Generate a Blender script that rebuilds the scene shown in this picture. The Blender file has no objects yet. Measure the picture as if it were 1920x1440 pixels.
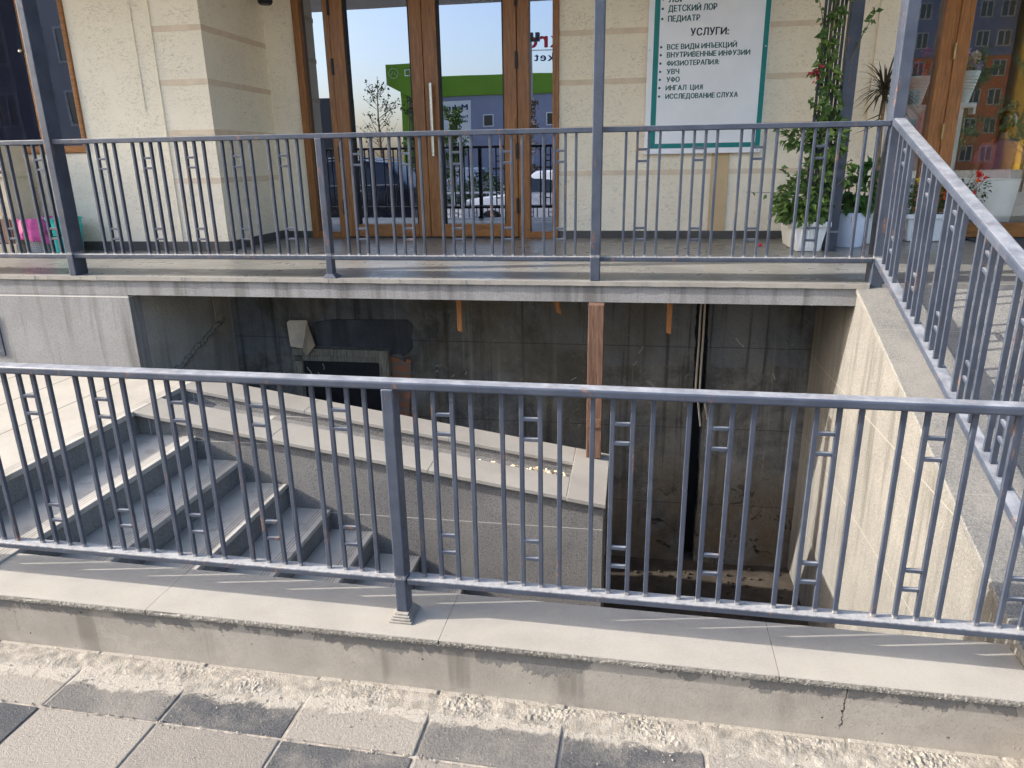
import bpy, bmesh, math, random
from mathutils import Vector, Matrix, noise as mn
R = math.radians
rnd = random.Random(7)
S = bpy.context.scene
COL = S.collection
# ------------------------------------------------------------------ camera
cd = bpy.data.cameras.new("camera"); cam = bpy.data.objects.new("camera", cd); COL.objects.link(cam)
cd.sensor_fit = 'HORIZONTAL'; cd.sensor_width = 36; cd.lens = 36*1343/1920; cd.clip_start = .05; cd.clip_end = 3000
P_, RO, YA = R(17.40), R(-.93), R(9.44)
f0 = Vector((-math.sin(YA), math.cos(YA), 0)); r0 = Vector((math.cos(YA), math.sin(YA), 0)); u0 = Vector((0, 0, 1))
fw = f0*math.cos(P_)-u0*math.sin(P_); up = u0*math.cos(P_)+f0*math.sin(P_)
rt = r0*math.cos(RO)+up*math.sin(RO); up2 = up*math.cos(RO)-r0*math.sin(RO)
cam.matrix_world = Matrix(((rt.x, up2.x, -fw.x, 0), (rt.y, up2.y, -fw.y, 0), (rt.z, up2.z, -fw.z, 1.76), (0, 0, 0, 1)))
S.camera = cam
# ------------------------------------------------------------------ world, sun, exposure
SUN = Vector((1, .18, -.53)).normalized()
elev = math.asin(-SUN.z); azi = math.atan2(-SUN.x, -SUN.y)
W = bpy.data.worlds.new("World"); S.world = W; W.use_nodes = True
wn = W.node_tree; sky = wn.nodes.new('ShaderNodeTexSky'); sky.sky_type = 'NISHITA'; sky.sun_disc = False
sky.sun_elevation = elev; sky.sun_rotation = azi; sky.air_density = 1.0; sky.dust_density = 3.2; sky.ozone_density = 1.5
bg = wn.nodes['Background']; bg.inputs[1].default_value = .15
wn.links.new(sky.outputs[0], bg.inputs[0])
sl = bpy.data.lights.new("sun", 'SUN'); sl.energy = 2.5; sl.angle = R(.5); sl.color = (1, .95, .87)
so = bpy.data.objects.new("sun", sl); COL.objects.link(so); so.rotation_euler = SUN.to_track_quat('-Z', 'Y').to_euler()
V = S.view_settings; V.view_transform = 'Standard'; V.look = 'None'; V.exposure = 1.95; V.gamma = 1; V.use_curve_mapping = False
S.cycles.max_bounces = 8; S.cycles.transparent_max_bounces = 12; S.cycles.glossy_bounces = 4; S.cycles.caustics_reflective = False; S.cycles.caustics_refractive = False

# ------------------------------------------------------------------ materials
class NT:
    def __init__(s, name):
        s.m = bpy.data.materials.new(name); s.m.use_nodes = True; s.t = s.m.node_tree; s.n = s.t.nodes; s.n.clear()
        s.out = s.n.new('ShaderNodeOutputMaterial'); s.pos = s.n.new('ShaderNodeNewGeometry').outputs['Position']
    def set(s, sock, v):
        if hasattr(v, 'is_output') or isinstance(v, bpy.types.NodeSocket): s.t.links.new(v, sock)
        else:
            if isinstance(v, (tuple, list)) and len(v) == 3 and sock.type == 'RGBA': v = (*v, 1)
            sock.default_value = v
    def node(s, ty, props=None, **inp):
        n = s.n.new(ty)
        for k, v in (props or {}).items(): setattr(n, k, v)
        for k, v in inp.items(): s.set(n.inputs[int(k[1:]) if k[0] == '_' else k], v)
        return n
    def noise(s, scale, detail=4, rough=.6, dist=0, vec=None):
        return s.node('ShaderNodeTexNoise', None, Vector=vec or s.pos, Scale=scale, Detail=detail, Roughness=rough, Distortion=dist).outputs[0]
    def voro(s, scale, vec=None, feat='F1'):
        return s.node('ShaderNodeTexVoronoi', {'feature': feat}, Vector=vec or s.pos, Scale=scale).outputs['Distance']
    def stretch(s, sc, vec=None):
        return s.node('ShaderNodeMapping', None, Vector=vec or s.pos, Scale=sc).outputs[0]
    def ramp(s, fac, a, b, lo=0., hi=1.):
        return s.node('ShaderNodeMapRange', {'interpolation_type': 'SMOOTHSTEP'}, Value=fac, _1=a, _2=b, _3=lo, _4=hi).outputs[0]
    def math(s, op, a, b=0.): return s.node('ShaderNodeMath', {'operation': op}, _0=a, _1=b).outputs[0]
    def mix(s, fac, a, b, mode='MIX'):
        n = s.n.new('ShaderNodeMix'); n.data_type = 'RGBA'; n.blend_type = mode
        s.set(n.inputs[0], fac); s.set(n.inputs[6], a); s.set(n.inputs[7], b); return n.outputs[2]
    def sep(s, v=None):
        n = s.node('ShaderNodeSeparateXYZ', None, _0=v or s.pos); return n.outputs
    def bump(s, h, strength=.5, dist=.01, normal=None):
        n = s.node('ShaderNodeBump', None, Height=h, Strength=strength, Distance=dist)
        if normal is not None: s.set(n.inputs['Normal'], normal)
        return n.outputs[0]
    def done(s, col, rough=.7, normal=None, metal=0., spec=.5, **kw):
        b = s.node('ShaderNodeBsdfPrincipled', None, **{'Base Color': col, 'Roughness': rough, 'Metallic': metal, 'Specular IOR Level': spec})
        if normal is not None: s.set(b.inputs['Normal'], normal)
        for k, v in kw.items(): s.set(b.inputs[k.replace('_', ' ')], v)
        s.t.links.new(b.outputs[0], s.out.inputs[0]); return s.m

def simple(name, col, rough=.6, var=.18, sc=9, bump=0, bsc=120, metal=0, spec=.4, **kw):
    t = NT(name); n = t.noise(sc, 5)
    c = t.mix(t.ramp(n, .3, .7), tuple(x*(1-var) for x in col), tuple(min(1, x*(1+var)) for x in col))
    nm = t.bump(t.noise(bsc, 3), bump, .004) if bump else None
    return t.done(c, rough, nm, metal, spec, **kw)

def line(t, coord, period, off, w):           # mask of joint lines every period
    f = t.math('FRACT', t.math('DIVIDE', t.math('SUBTRACT', coord, off), period))
    d = t.math('MULTIPLY', t.math('MINIMUM', f, t.math('SUBTRACT', 1., f)), period)
    return t.math('LESS_THAN', d, w)

def granite(name, a, b, speck=.5, md=.45, jx=None, jy=None, jz=None, jcol=(.5, .48, .43), rough=.75, stain=None, st=.55, dust=None, sc=190, bs=.35):
    t = NT(name); big = t.noise(2.3, 6, .65); fine = t.noise(sc, 2, .7); med = t.noise(sc*.55, 3, .7)
    c = t.mix(t.ramp(big, .3, .72), a, b)
    c = t.mix(t.math('MULTIPLY', t.ramp(fine, .52, .64), speck), c, tuple(min(1, x*1.7) for x in b))
    c = t.mix(t.math('MULTIPLY', t.ramp(med, .5, .64), speck*md*2), c, tuple(x*.55 for x in a))
    x, y, z = t.sep()
    if stain:
        sv = t.noise(5, 5, .6, 0, t.stretch((2.2, 2.2, .16))); c = t.mix(t.ramp(sv, .47, .7, 0, st), c, stain)
    if dust:
        dv = t.noise(1.7, 7, .7, .4); c = t.mix(t.ramp(dv, .42, .68, 0, .6), c, dust)
    hgt = t.math('ADD', fine, t.math('MULTIPLY', med, .7))
    for j, co in ((jx, x), (jy, y), (jz, z)):
        if j:
            m = line(t, co, *j); c = t.mix(m, c, jcol)
    return t.done(c, rough, t.bump(hgt, bs, .004), spec=.35)

def metal_paint():
    t = NT("slate_metal_paint"); n1 = t.noise(7, 6, .65); n2 = t.noise(38, 5, .65)
    geo = t.n.new('ShaderNodeNewGeometry'); nz = t.sep(geo.outputs['Normal'])[2]
    c = t.mix(t.ramp(n1, .35, .7), (.032, .041, .063), (.052, .063, .088))
    dust = t.math('MULTIPLY', t.ramp(nz, .75, .99), t.ramp(t.noise(14, 6, .7), .3, .75, .3, .75))
    c = t.mix(dust, c, (.36, .365, .38))
    c = t.mix(t.ramp(n2, .6, .78, 0, .4), c, (.125, .133, .15))
    _, yy, z = t.sep(); foot = t.math('MAXIMUM', t.math('MULTIPLY', t.ramp(t.math('ABSOLUTE', t.math('SUBTRACT', z, .388)), .012, .002), t.math('LESS_THAN', yy, 2.25)), t.math('MULTIPLY', t.ramp(t.math('ABSOLUTE', t.math('SUBTRACT', z, 1.214)), .012, .002), t.math('GREATER_THAN', yy, 4.22))); c = t.mix(t.math('MULTIPLY', foot, t.ramp(t.noise(60, 4), .35, .6, .2, .8)), c, (.33, .32, .31))
    ru = t.math('MULTIPLY', t.ramp(t.noise(3, 4, .6, .2, t.stretch((9, 9, 1.4))), .61, .68), t.ramp(t.noise(70, 4, .7), .42, .6))
    c = t.mix(t.math('MULTIPLY', ru, .6), c, (.25, .105, .035))
    return t.done(c, t.ramp(n2, .3, .7, .34, .55), t.bump(t.noise(160, 3), .06, .002), spec=.5)

def wood(name, a, b, ax=2, rough=.38, sc=1.0):
    t = NT(name); st = [14*sc, 14*sc, 14*sc]; st[ax] = .9*sc
    g = t.noise(4, 6, .62, 1.2, t.stretch(tuple(st))); st2 = [60*sc]*3; st2[ax] = 3*sc
    g2 = t.noise(3, 3, .6, .2, t.stretch(tuple(st2)))
    c = t.mix(t.ramp(g, .3, .7), a, b); c = t.mix(t.ramp(g2, .5, .68, 0, .5), c, tuple(x*.45 for x in a))
    return t.done(c, rough, t.bump(g2, .08, .003), spec=.45)

def glass(name, refl, tint, gcol, wav=0):
    t = NT(name)
    g = t.node('ShaderNodeBsdfGlossy', None, Color=gcol, Roughness=.0)
    if wav: t.set(g.inputs['Normal'], t.bump(t.noise(.8, 2, .5), wav, .02))
    tr = t.node('ShaderNodeBsdfTransparent', None, Color=tint)
    m = t.node('ShaderNodeMixShader', None, _0=refl, _1=tr.outputs[0], _2=g.outputs[0])
    t.t.links.new(m.outputs[0], t.out.inputs[0]); return t.m

def stucco(name, col, dark):
    t = NT(name); big = t.noise(1.6, 5, .6)
    w1 = t.noise(52, 4, .62, 1.5, t.stretch((.75, .75, 1.6))); w2 = t.noise(190, 2)
    pit = t.ramp(w1, .55, .64); msk = t.ramp(t.noise(4.5, 3), .28, .58)
    pitm = t.math('MULTIPLY', pit, msk)
    c = t.mix(t.ramp(big, .3, .75), tuple(x*.93 for x in col), col)
    c = t.mix(t.math('MULTIPLY', pitm, .62), c, dark)
    z = t.sep()[2]; c = t.mix(t.math('MULTIPLY', t.ramp(t.noise(3, 6, .7), .5, .75), t.ramp(z, 1.45, 1.1, 0, .35)), c, (.42, .37, .28))
    h = t.math('SUBTRACT', t.math('MULTIPLY', w2, .25), pitm)
    return t.done(c, .85, t.bump(h, .5, .006), spec=.2)

def concrete_low():      # board-cast kerb wall with mortar smears and water stains
    t = NT("rough_cast_concrete"); x, y, z = t.sep()
    c = t.mix(t.ramp(t.noise(2.6, 8, .7), .3, .7), (.235, .212, .182), (.315, .288, .248))
    st = t.noise(2.6, 4, .6, 0, t.stretch((2.6, 2.6, .12))); c = t.mix(t.ramp(st, .55, .68, 0, .7), c, (.135, .122, .105))
    c = t.mix(t.ramp(t.noise(7, 6, .7), .52, .7, 0, .5), c, (.37, .335, .285)); c = t.mix(t.ramp(t.noise(120, 4, .8), .5, .7, 0, .45), c, (.16, .146, .126)); c = t.mix(t.ramp(t.noise(45, 5, .75), .55, .75, 0, .45), c, (.17, .155, .135))
    edge = t.math('ADD', z, t.math('MULTIPLY', t.noise(3.4, 9, .74, .5, t.stretch((1, 1, .7))), .42))
    sm = t.math('MULTIPLY', t.ramp(edge, .372, .377), t.ramp(t.noise(1.6, 3), .36, .40))
    c = t.mix(sm, c, t.mix(t.noise(34, 6, .7), (.115, .11, .10), (.20, .19, .175)))
    pit_ = t.math('MULTIPLY', t.ramp(t.voro(19), .085, .05), t.ramp(t.noise(9, 2), .52, .56)); c = t.mix(pit_, c, (.04, .035, .03))
    c = t.mix(t.math('MULTIPLY', t.ramp(z, .07, .0), t.ramp(t.noise(9, 6, .7), .35, .65, .1, .8)), c, (.33, .30, .255))
    crk = t.math('LESS_THAN', t.math('ABSOLUTE', t.math('SUBTRACT', t.math('ADD', x, t.math('MULTIPLY', t.noise(16, 5, .7), .06)), .735)), .0022); c = t.mix(t.math('MULTIPLY', crk, t.ramp(z, .02, .06)), c, (.03, .027, .024))
    fine = t.noise(130, 4, .75)
    lump = t.math('MULTIPLY', t.ramp(x, .5, .8), t.ramp(t.noise(70, 4, .7, .3), .58, .7))
    h = t.math('ADD', t.math('MULTIPLY', sm, t.math('ADD', .5, t.noise(50, 5, .7))), t.math('ADD', t.math('MULTIPLY', fine, .35), t.math('ADD', lump, t.math('MULTIPLY', pit_, -.8))))
    return t.done(c, .92, t.bump(h, .6, .006), spec=.15)

def pit_wall():
    t = NT("soot_stained_concrete"); x, y, z = t.sep()
    c = t.mix(t.ramp(t.noise(1.7, 9, .74, .4), .34, .66), (0.065, 0.064, 0.061), (0.215, 0.205, 0.185))
    pz = t.math('ADD', z, t.math('MULTIPLY', t.noise(2.3, 5, .6), .12)); pm = t.math('MULTIPLY', t.ramp(pz, .385, .40), t.ramp(t.noise(.9, 2), .44, .47)); c = t.mix(t.math('MULTIPLY', pm, .5), c, (0.169, 0.182, 0.202))
    st = t.noise(3, 6, .68, .2, t.stretch((4.2, 4.2, .14))); c = t.mix(t.ramp(st, .52, .66, 0, .75), c, (0.042, 0.040, 0.034)); c = t.mix(t.ramp(st, .43, .30, 0, .6), c, (0.299, 0.280, 0.221))
    c = t.mix(t.math('MULTIPLY', t.ramp(t.noise(1.3, 4), .5, .62), .4), c, (0.150, 0.124, 0.078))
    c = t.mix(t.ramp(t.noise(9, 8, .8, .9), .58, .70, 0, .7), c, (0.312, 0.299, 0.267)); c = t.mix(t.ramp(t.noise(16, 7, .75, .5), .60, .72, 0, .7), c, (0.036, 0.035, 0.034))
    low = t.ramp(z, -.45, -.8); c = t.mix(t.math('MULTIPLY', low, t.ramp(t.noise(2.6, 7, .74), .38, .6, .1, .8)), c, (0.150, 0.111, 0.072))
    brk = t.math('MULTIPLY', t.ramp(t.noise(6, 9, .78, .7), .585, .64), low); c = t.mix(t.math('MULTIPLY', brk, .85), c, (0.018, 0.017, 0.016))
    fl = line(t, t.math('ADD', z, t.math('MULTIPLY', t.noise(3, 3), .012)), .61, -.13, .0035); c = t.mix(t.math('MULTIPLY', fl, .55), c, (0.039, 0.039, 0.039))
    h = t.math('SUBTRACT', t.math('ADD', t.noise(14, 8, .74), t.math('MULTIPLY', t.noise(75, 4, .7), .4)), t.math('MULTIPLY', brk, 1.2))
    return t.done(c, .9, t.bump(h, .9, .03), spec=.12)

def paver():
    t = NT("concrete_paver"); at = t.node('ShaderNodeAttribute', {'attribute_name': 'tone'}).outputs['Fac']
    base = t.mix(at, (.039, .043, .050), (.252, .226, .193))
    fine = t.noise(210, 3, .8); med = t.noise(75, 4, .75)
    base = t.mix(t.ramp(fine, .5, .62, 0, .75), base, t.mix(at, (.113, .113, .120), (.357, .326, .283)))
    base = t.mix(t.ramp(med, .55, .7, 0, .5), base, t.mix(at, (.016, .017, .021), (.157, .141, .120)))
    y = t.sep()[1]                                     # dried mortar smeared over the tiles next to the wall
    e = t.math('ADD', y, t.math('MULTIPLY', t.noise(6, 8, .78, .5), .2))
    sm = t.math('MULTIPLY', t.ramp(e, 1.925, 1.95), t.ramp(t.noise(26, 5, .7), .33, .45))
    dustm = t.math('MULTIPLY', t.ramp(t.noise(3.4, 6, .7), .42, .65), .45)
    base = t.mix(dustm, base, (.265, .24, .205)); base = t.mix(t.math('MULTIPLY', sm, .9), base, (.35, .318, .272))
    h = t.math('ADD', t.math('MULTIPLY', fine, .7), t.math('ADD', med, t.math('MULTIPLY', sm, .7)))
    return t.done(base, .9, t.bump(h, .9, .008), spec=.2)

def tread_mat():
    t = NT("grooved_stone_tread"); oc = t.node('ShaderNodeTexCoord').outputs['Object']; x = t.sep(oc)[0]
    c = t.mix(t.ramp(t.noise(2.160, 4.320, .504), .3, .7), (.288, .266, .234), (.389, .360, .317))
    c = t.mix(t.ramp(t.noise(10.080, 4.320, .504), .55, .72, 0, .5), c, (.216, .202, .180))
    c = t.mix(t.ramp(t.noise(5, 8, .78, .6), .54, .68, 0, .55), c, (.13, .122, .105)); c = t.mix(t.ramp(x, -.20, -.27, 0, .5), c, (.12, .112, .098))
    g = None
    for o in (-.035, -.052, -.069):
        m = t.math('LESS_THAN', t.math('ABSOLUTE', t.math('SUBTRACT', x, o)), .0022); g = m if g is None else t.math('MAXIMUM', g, m)
    c = t.mix(t.math('MULTIPLY', g, .75), c, (.094, .086, .076))
    return t.done(c, .8, t.bump(t.math('SUBTRACT', t.math('MULTIPLY', t.noise(150, 3), .3), g), .5, .004), spec=.3)

def foliage(name, a, b, rough=.5):
    t = NT(name); at = t.node('ShaderNodeAttribute', {'attribute_name': 'tone'}).outputs['Fac']
    c = t.mix(at, a, b); c = t.mix(t.ramp(t.noise(40, 2), .45, .7, 0, .3), c, tuple(x*.6 for x in a))
    return t.done(c, rough, None, spec=.35, Subsurface_Weight=0.)

M = {}
M['paint'] = metal_paint()
M['granite'] = granite("bush_hammered_granite", (0.121, 0.116, 0.114), (0.184, 0.176, 0.164), .6, stain=(0.227, 0.212, 0.184), bs=.55)
M['fascia'] = granite("granite_fascia", (.188, .184, .182), (.244, .241, .237), .4, jz=(9., .93, .0035), stain=(.085, .08, .072), bs=.5, st=.7)
M['ramp'] = granite("granite_ramp", (.112, .110, .104), (.160, .154, .144), .7, jcol=(.20, .19, .172), jy=(1.08, 2.75, .003), bs=.6, dust=(.237, .219, .190))
M['rwall'] = granite("dusty_stone_cladding", (.134, .128, .117), (.185, .176, .160), .4, jz=(.58, .43, .003), jcol=(.225, .213, .188), stain=(.082, .077, .068), bs=.6, st=.8, sc=150)
M['coping'] = granite("sawn_stone_coping", (.236, .218, .192), (.287, .267, .236), .2, sc=300, bs=.2, dust=(.310, .287, .247))
M['copedge'] = granite("shaded_chipped_edge", (0.106, 0.098, 0.083), (0.213, 0.198, 0.173), .7, sc=110, bs=.9)  # broken stone, darkened below the coping tone to carry the edge's shade
M['landing'] = granite("landing_slabs", (.274, .252, .217), (.335, .309, .270), .2, jx=(.42, -3.35, .007), jcol=(.148, .135, .117), dust=(.348, .322, .278), bs=.25)
M['conc'] = concrete_low(); M['pit'] = pit_wall(); M['paver'] = paver(); M['tread'] = tread_mat()
M['stucco'] = stucco("cream_bark_stucco", (.95, .85, .67), (.55, .47, .34))
M['band'] = simple("tan_band_paint", (.74, .60, .44), .8, .08, 8, .2)
M['plinth'] = granite("dark_plinth_stone", (.070, .068, .065), (.104, .100, .096), .4)
M['wood'] = wood("orange_oak_veneer", (.21, .08, .021), (.40, .165, .044), 2)
M['woodx'] = wood("orange_oak_veneer_rail", (.21, .08, .021), (.40, .165, .044), 0)
M['glass'] = glass("mirror_tinted_glass", .66, (.12, .14, .18), (.46, .49, .575), .04)
M['shopglass'] = glass("clear_shop_glass", .11, (.92, .95, .95), (.75, .78, .8), .05)
M['winglass'] = glass("dark_window_glass", .24, (.42, .42, .48), (.85, .9, 1.0), .05)
M['black'] = simple("black_plastic", (.012, .012, .013), .5, .2)
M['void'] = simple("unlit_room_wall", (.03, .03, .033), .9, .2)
M['steel'] = simple("brushed_steel", (.62, .58, .52), .28, .08, 40, 0, 100, 1.0)
M['brass'] = simple("aged_brass", (.33, .25, .12), .4, .2, 30, 0, 100, .9)
def terr():
    t = NT("glazed_floor_tile"); x, y, z = t.sep()
    c = t.mix(t.ramp(t.noise(1.760, 4.800, .560), .3, .7), (.168, .160, .148), (.224, .214, .196))
    c = t.mix(t.ramp(t.noise(11, 6, .7, 0, t.stretch((.320, 1.280, .800))), .5, .72, 0, .5), c, (.288, .272, .240))
    c = t.mix(t.math('MAXIMUM', line(t, x, .6, .475, .0025), line(t, y, .6, 4.83, .0025)), c, (.288, .272, .248))
    return t.done(c, t.ramp(t.noise(6, 5), .3, .7, .26, .42), t.bump(t.noise(120, 2), .05, .003), spec=.5)
M['terr'] = terr()
M['white'] = simple("white_plastic", (.74, .75, .74), .4, .05, 12)
M['bluewhite'] = simple("glazed_bluish_white", (.66, .71, .82), .25, .05, 10)
M['soil'] = simple("potting_soil", (.035, .025, .018), .95, .4, 60, .8, 90)
M['board'] = simple("sign_white_film", (.88, .89, .92), .3, .03, 3)
M['teal'] = simple("sign_teal_vinyl", (.008, .21, .20), .4, .06)
M['ink'] = simple("sign_dark_green_ink", (.018, .105, .10), .5, .08)
M['ink2'] = simple("sign_black_ink", (.02, .024, .03), .5, .08)
M['leaf'] = foliage("bougainvillea_leaf", (.045, .10, .02), (.15, .235, .055))
M['leaf2'] = foliage("hydrangea_leaf", (.022, .085, .018), (.085, .19, .035))
M['leaf3'] = foliage("rose_leaf", (.015, .05, .012), (.05, .105, .025))
M['drac'] = foliage("dracaena_blade", (.028, .022, .014), (.075, .062, .038))
M['stem'] = simple("bark_stem", (.19, .13, .075), .8, .35, 60, .5, 80)
M['twig'] = simple("green_brown_twig", (.11, .10, .045), .7, .3)
M['pink'] = simple("magenta_bract", (.52, .035, .09), .6, .25, 60)
M['red'] = simple("red_petal", (.66, .035, .02), .55, .3, 60)
M['orange'] = simple("orange_petal", (.75, .10, .02), .55, .3, 60)
M['yellow'] = simple("yellow_petal", (.8, .55, .03), .55, .2, 60)
M['tealplastic'] = simple("teal_plastic", (.012, .42, .38), .35, .08)
M['pinkbag'] = simple("pink_film", (.75, .13, .37), .3, .25, 14, .3, 30)
M['beige'] = simple("cream_laminate", (.60, .51, .37), .5, .08)
M['brownpanel'] = simple("brown_laminate", (.23, .135, .095), .5, .12)
M['dkbox'] = simple("graphite_plastic", (.035, .038, .045), .45, .15)
M['oldwood'] = wood("weathered_red_brown_timber", (.075, .036, .021), (.165, .092, .058), 2, .8, 1.3)
M['batten'] = wood("raw_orange_batten", (.30, .115, .03), (.42, .18, .06), 2, .7)
M['dirt'] = simple("dry_dirt", (.048, .037, .027), .95, .35, 7, .9, 60)
M['card'] = simple("stained_board", (.55, .47, .36), .85, .15, 8, .3)
M['card2'] = simple("stained_board_back", (.30, .235, .16), .85, .2, 8, .3)
M['brick'] = None
def brick():
    t = NT("old_orange_brick")
    b = t.node('ShaderNodeTexBrick', None, Vector=t.node('ShaderNodeMapping', None, Vector=t.pos, Rotation=(R(90), 0, 0)).outputs[0], Color1=(.28, .115, .06), Color2=(.20, .085, .045), Mortar=(.13, .115, .10), Scale=1.0)
    b.inputs['Brick Width'].default_value = .13; b.inputs['Row Height'].default_value = .072; b.inputs['Mortar Size'].default_value = .008
    c = t.mix(t.ramp(t.noise(12, 5), .5, .7, 0, .6), b.outputs[0], (.12, .10, .085))
    return t.done(c, .9, t.bump(t.math('ADD', t.noise(60, 4), t.math('MULTIPLY', b.outputs[1], -.8)), .7, .01))
M['brick'] = brick()
M['patch'] = granite("patched_blue_grey_render", (.035, .038, .043), (.075, .079, .085), .3, stain=(.02, .02, .022), bs=.8)
M['oldframe'] = wood("peeling_cream_frame", (.10, .088, .065), (.26, .235, .18), 2, .8, 1.6)
M['blackdoor'] = simple("tarred_door", (.008, .008, .009), .55, .4, 20, .5, 50)
M['cable'] = simple("beige_conduit", (.36, .32, .26), .6, .15)
M['mortar'] = simple("crumbly_mortar", (.235, .212, .178), .95, .3, 22, 1.0, 190)
M['chips'] = simple("pale_wood_chips", (.62, .50, .31), .9, .25, 60, .5)
M['asphalt'] = simple("dusty_light_asphalt", (.42, .39, .345), .9, .2, 4, .6, 200)
M['sand'] = simple('joint_sand', (.26, .23, .19), .95, .3, 30, .6); M['kerb'] = simple("kerb_stone", (.36, .345, .32), .9, .1, 5, .4)
M['skin'] = simple("skin", (.50, .30, .21), .55, .06)
M['hair'] = simple("black_hair", (.010, .009, .009), .38, .3, 40)
M['rose'] = simple("dusty_rose_cloth", (.5, .20, .26), .85, .12, 14)
M['denim'] = simple("dark_denim", (.03, .04, .07), .9, .15)
M['pinkcloth'] = simple("pale_pink_cloth", (.78, .47, .50), .85, .06, 6)
M['lilac'] = simple("lilac_petal", (.55, .35, .6), .6, .2, 40)
M['rosepink'] = simple("rose_pink_petal", (.75, .14, .24), .6, .25, 40)

# ------------------------------------------------------------------ builders
ROOT = {}
class MB:
    def __init__(s): s.b = bmesh.new(); s.tone = s.b.verts.layers.float.new('tone')
    def box(s, x0, y0, z0, x1, y1, z1):
        vs = [s.b.verts.new((x, y, z)) for z in (z0, z1) for y in (y0, y1) for x in (x0, x1)]
        for f in ((0, 2, 3, 1), (4, 5, 7, 6), (0, 1, 5, 4), (2, 6, 7, 3), (0, 4, 6, 2), (1, 3, 7, 5)): s.b.faces.new([vs[i] for i in f])
        return s
    def hexa(s, c):                     # 8 corners: bottom ring 4, top ring 4
        vs = [s.b.verts.new(p) for p in c]
        for f in ((3, 2, 1, 0), (4, 5, 6, 7), (0, 1, 5, 4), (1, 2, 6, 5), (2, 3, 7, 6), (3, 0, 4, 7)): s.b.faces.new([vs[i] for i in f])
        return s
    def prism(s, pts, axis, a, b):      # polygon in the two other axes, extruded along axis
        mk = {'x': lambda p, q: (q, p[0], p[1]), 'y': lambda p, q: (p[0], q, p[1]), 'z': lambda p, q: (p[0], p[1], q)}[axis]
        A = [s.b.verts.new(mk(p, a)) for p in pts]; B = [s.b.verts.new(mk(p, b)) for p in pts]; n = len(pts)
        s.b.faces.new(A); s.b.faces.new(B[::-1])
        for i in range(n): s.b.faces.new([A[i], B[i], B[(i+1) % n], A[(i+1) % n]])
        return s
    def poly(s, pts, tone=None):
        vs = [s.b.verts.new(p) for p in pts]
        if tone is not None:
            for v in vs: v[s.tone] = tone
        s.b.faces.new(vs); return s
    def tube(s, pts, r, n=8):
        pts = [Vector(p) for p in pts]; rs = r if isinstance(r, (list, tuple)) else [r]*len(pts); rings = []
        for i, p in enumerate(pts):
            d = (pts[min(i+1, len(pts)-1)]-pts[max(i-1, 0)]).normalized()
            a = d.orthogonal().normalized() if not rings else (ax - d*ax.dot(d)).normalized()
            ax = a; c = d.cross(a)
            rings.append([s.b.verts.new(p+(a*math.cos(2*math.pi*k/n)+c*math.sin(2*math.pi*k/n))*rs[i]) for k in range(n)])
        for A, B in zip(rings, rings[1:]):
            for k in range(n): s.b.faces.new([A[k], A[(k+1) % n], B[(k+1) % n], B[k]])
        s.b.faces.new(rings[0][::-1]); s.b.faces.new(rings[-1]); return s
    def lathe(s, prof, c=(0, 0, 0), n=28, sx=1, sy=1):
        rings = [[s.b.verts.new((c[0]+r*sx*math.cos(2*math.pi*k/n), c[1]+r*sy*math.sin(2*math.pi*k/n), c[2]+z)) for k in range(n)] for r, z in prof]
        for A, B in zip(rings, rings[1:]):
            for k in range(n): s.b.faces.new([A[k], A[(k+1) % n], B[(k+1) % n], B[k]])
        s.b.faces.new(rings[0][::-1]); s.b.faces.new(rings[-1]); return s
    def ball(s, c, r, n=10, m=7):
        r = r if isinstance(r, (list, tuple)) else (r, r, r)
        mat = Matrix.Translation(c) @ Matrix.Diagonal((*r, 1)); bmesh.ops.create_uvsphere(s.b, u_segments=n, v_segments=m, radius=1, matrix=mat); return s
    def leaf(s, p, d, L, w, tone, fold=.25):
        d = Vector(d).normalized(); sd = d.cross(Vector((rnd.uniform(-1, 1), rnd.uniform(-1, 1), rnd.uniform(.2, 1)))).normalized()
        up_ = sd.cross(d); p = Vector(p); m1 = p+d*L*.42+sd*w*.5+up_*fold*w; m2 = p+d*L*.42-sd*w*.5+up_*fold*w
        e = p+d*L-up_*L*.12; mid = p+d*L*.45
        vs = [s.b.verts.new(q) for q in (p, m1, e, m2, mid)]
        for v in vs: v[s.tone] = tone
        for f in ((0, 1, 4), (1, 2, 4), (2, 3, 4), (3, 0, 4)): s.b.faces.new([vs[i] for i in f])
        return s

def wmat(o):
    while o.parent is not None: o = o.parent
    return ROOT.get(o.name)
def part(name, mb, mat, parent=None, bevel=0., seg=2, ang=32, local=False, origin=None, smooth=None, jitter=0):
    bm = mb.b
    if smooth is None: smooth = not bevel
    if parent is not None and not local:
        loc, rz = wmat(parent); bmesh.ops.transform(bm, matrix=Matrix.Rotation(-rz, 4, 'Z') @ Matrix.Translation(-Vector(loc)), verts=bm.verts)
        if origin is not None: origin = Matrix.Rotation(-rz, 4, 'Z') @ (Vector(origin)-Vector(loc))
    bmesh.ops.recalc_face_normals(bm, faces=bm.faces) if name not in ('foliage', 'petals', 'blades') else None
    if bevel:
        es = [e for e in bm.edges if len(e.link_faces) == 2 and e.calc_face_angle(0) > R(30)]
        bmesh.ops.bevel(bm, geom=es, offset=bevel, segments=seg, affect='EDGES', profile=.5, clamp_overlap=True)
    if origin is not None: bmesh.ops.translate(bm, vec=-Vector(origin), verts=bm.verts)
    if smooth:
        for f in bm.faces: f.smooth = True
        for e in bm.edges: e.smooth = not (len(e.link_faces) != 2 or e.calc_face_angle(0) > R(ang))
    me = bpy.data.meshes.new(name); bm.to_mesh(me); bm.free(); me.materials.append(mat)
    o = bpy.data.objects.new(name, me); COL.objects.link(o)
    if origin is not None: o.location = origin
    if parent is not None: o.parent = parent
    return o
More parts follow.
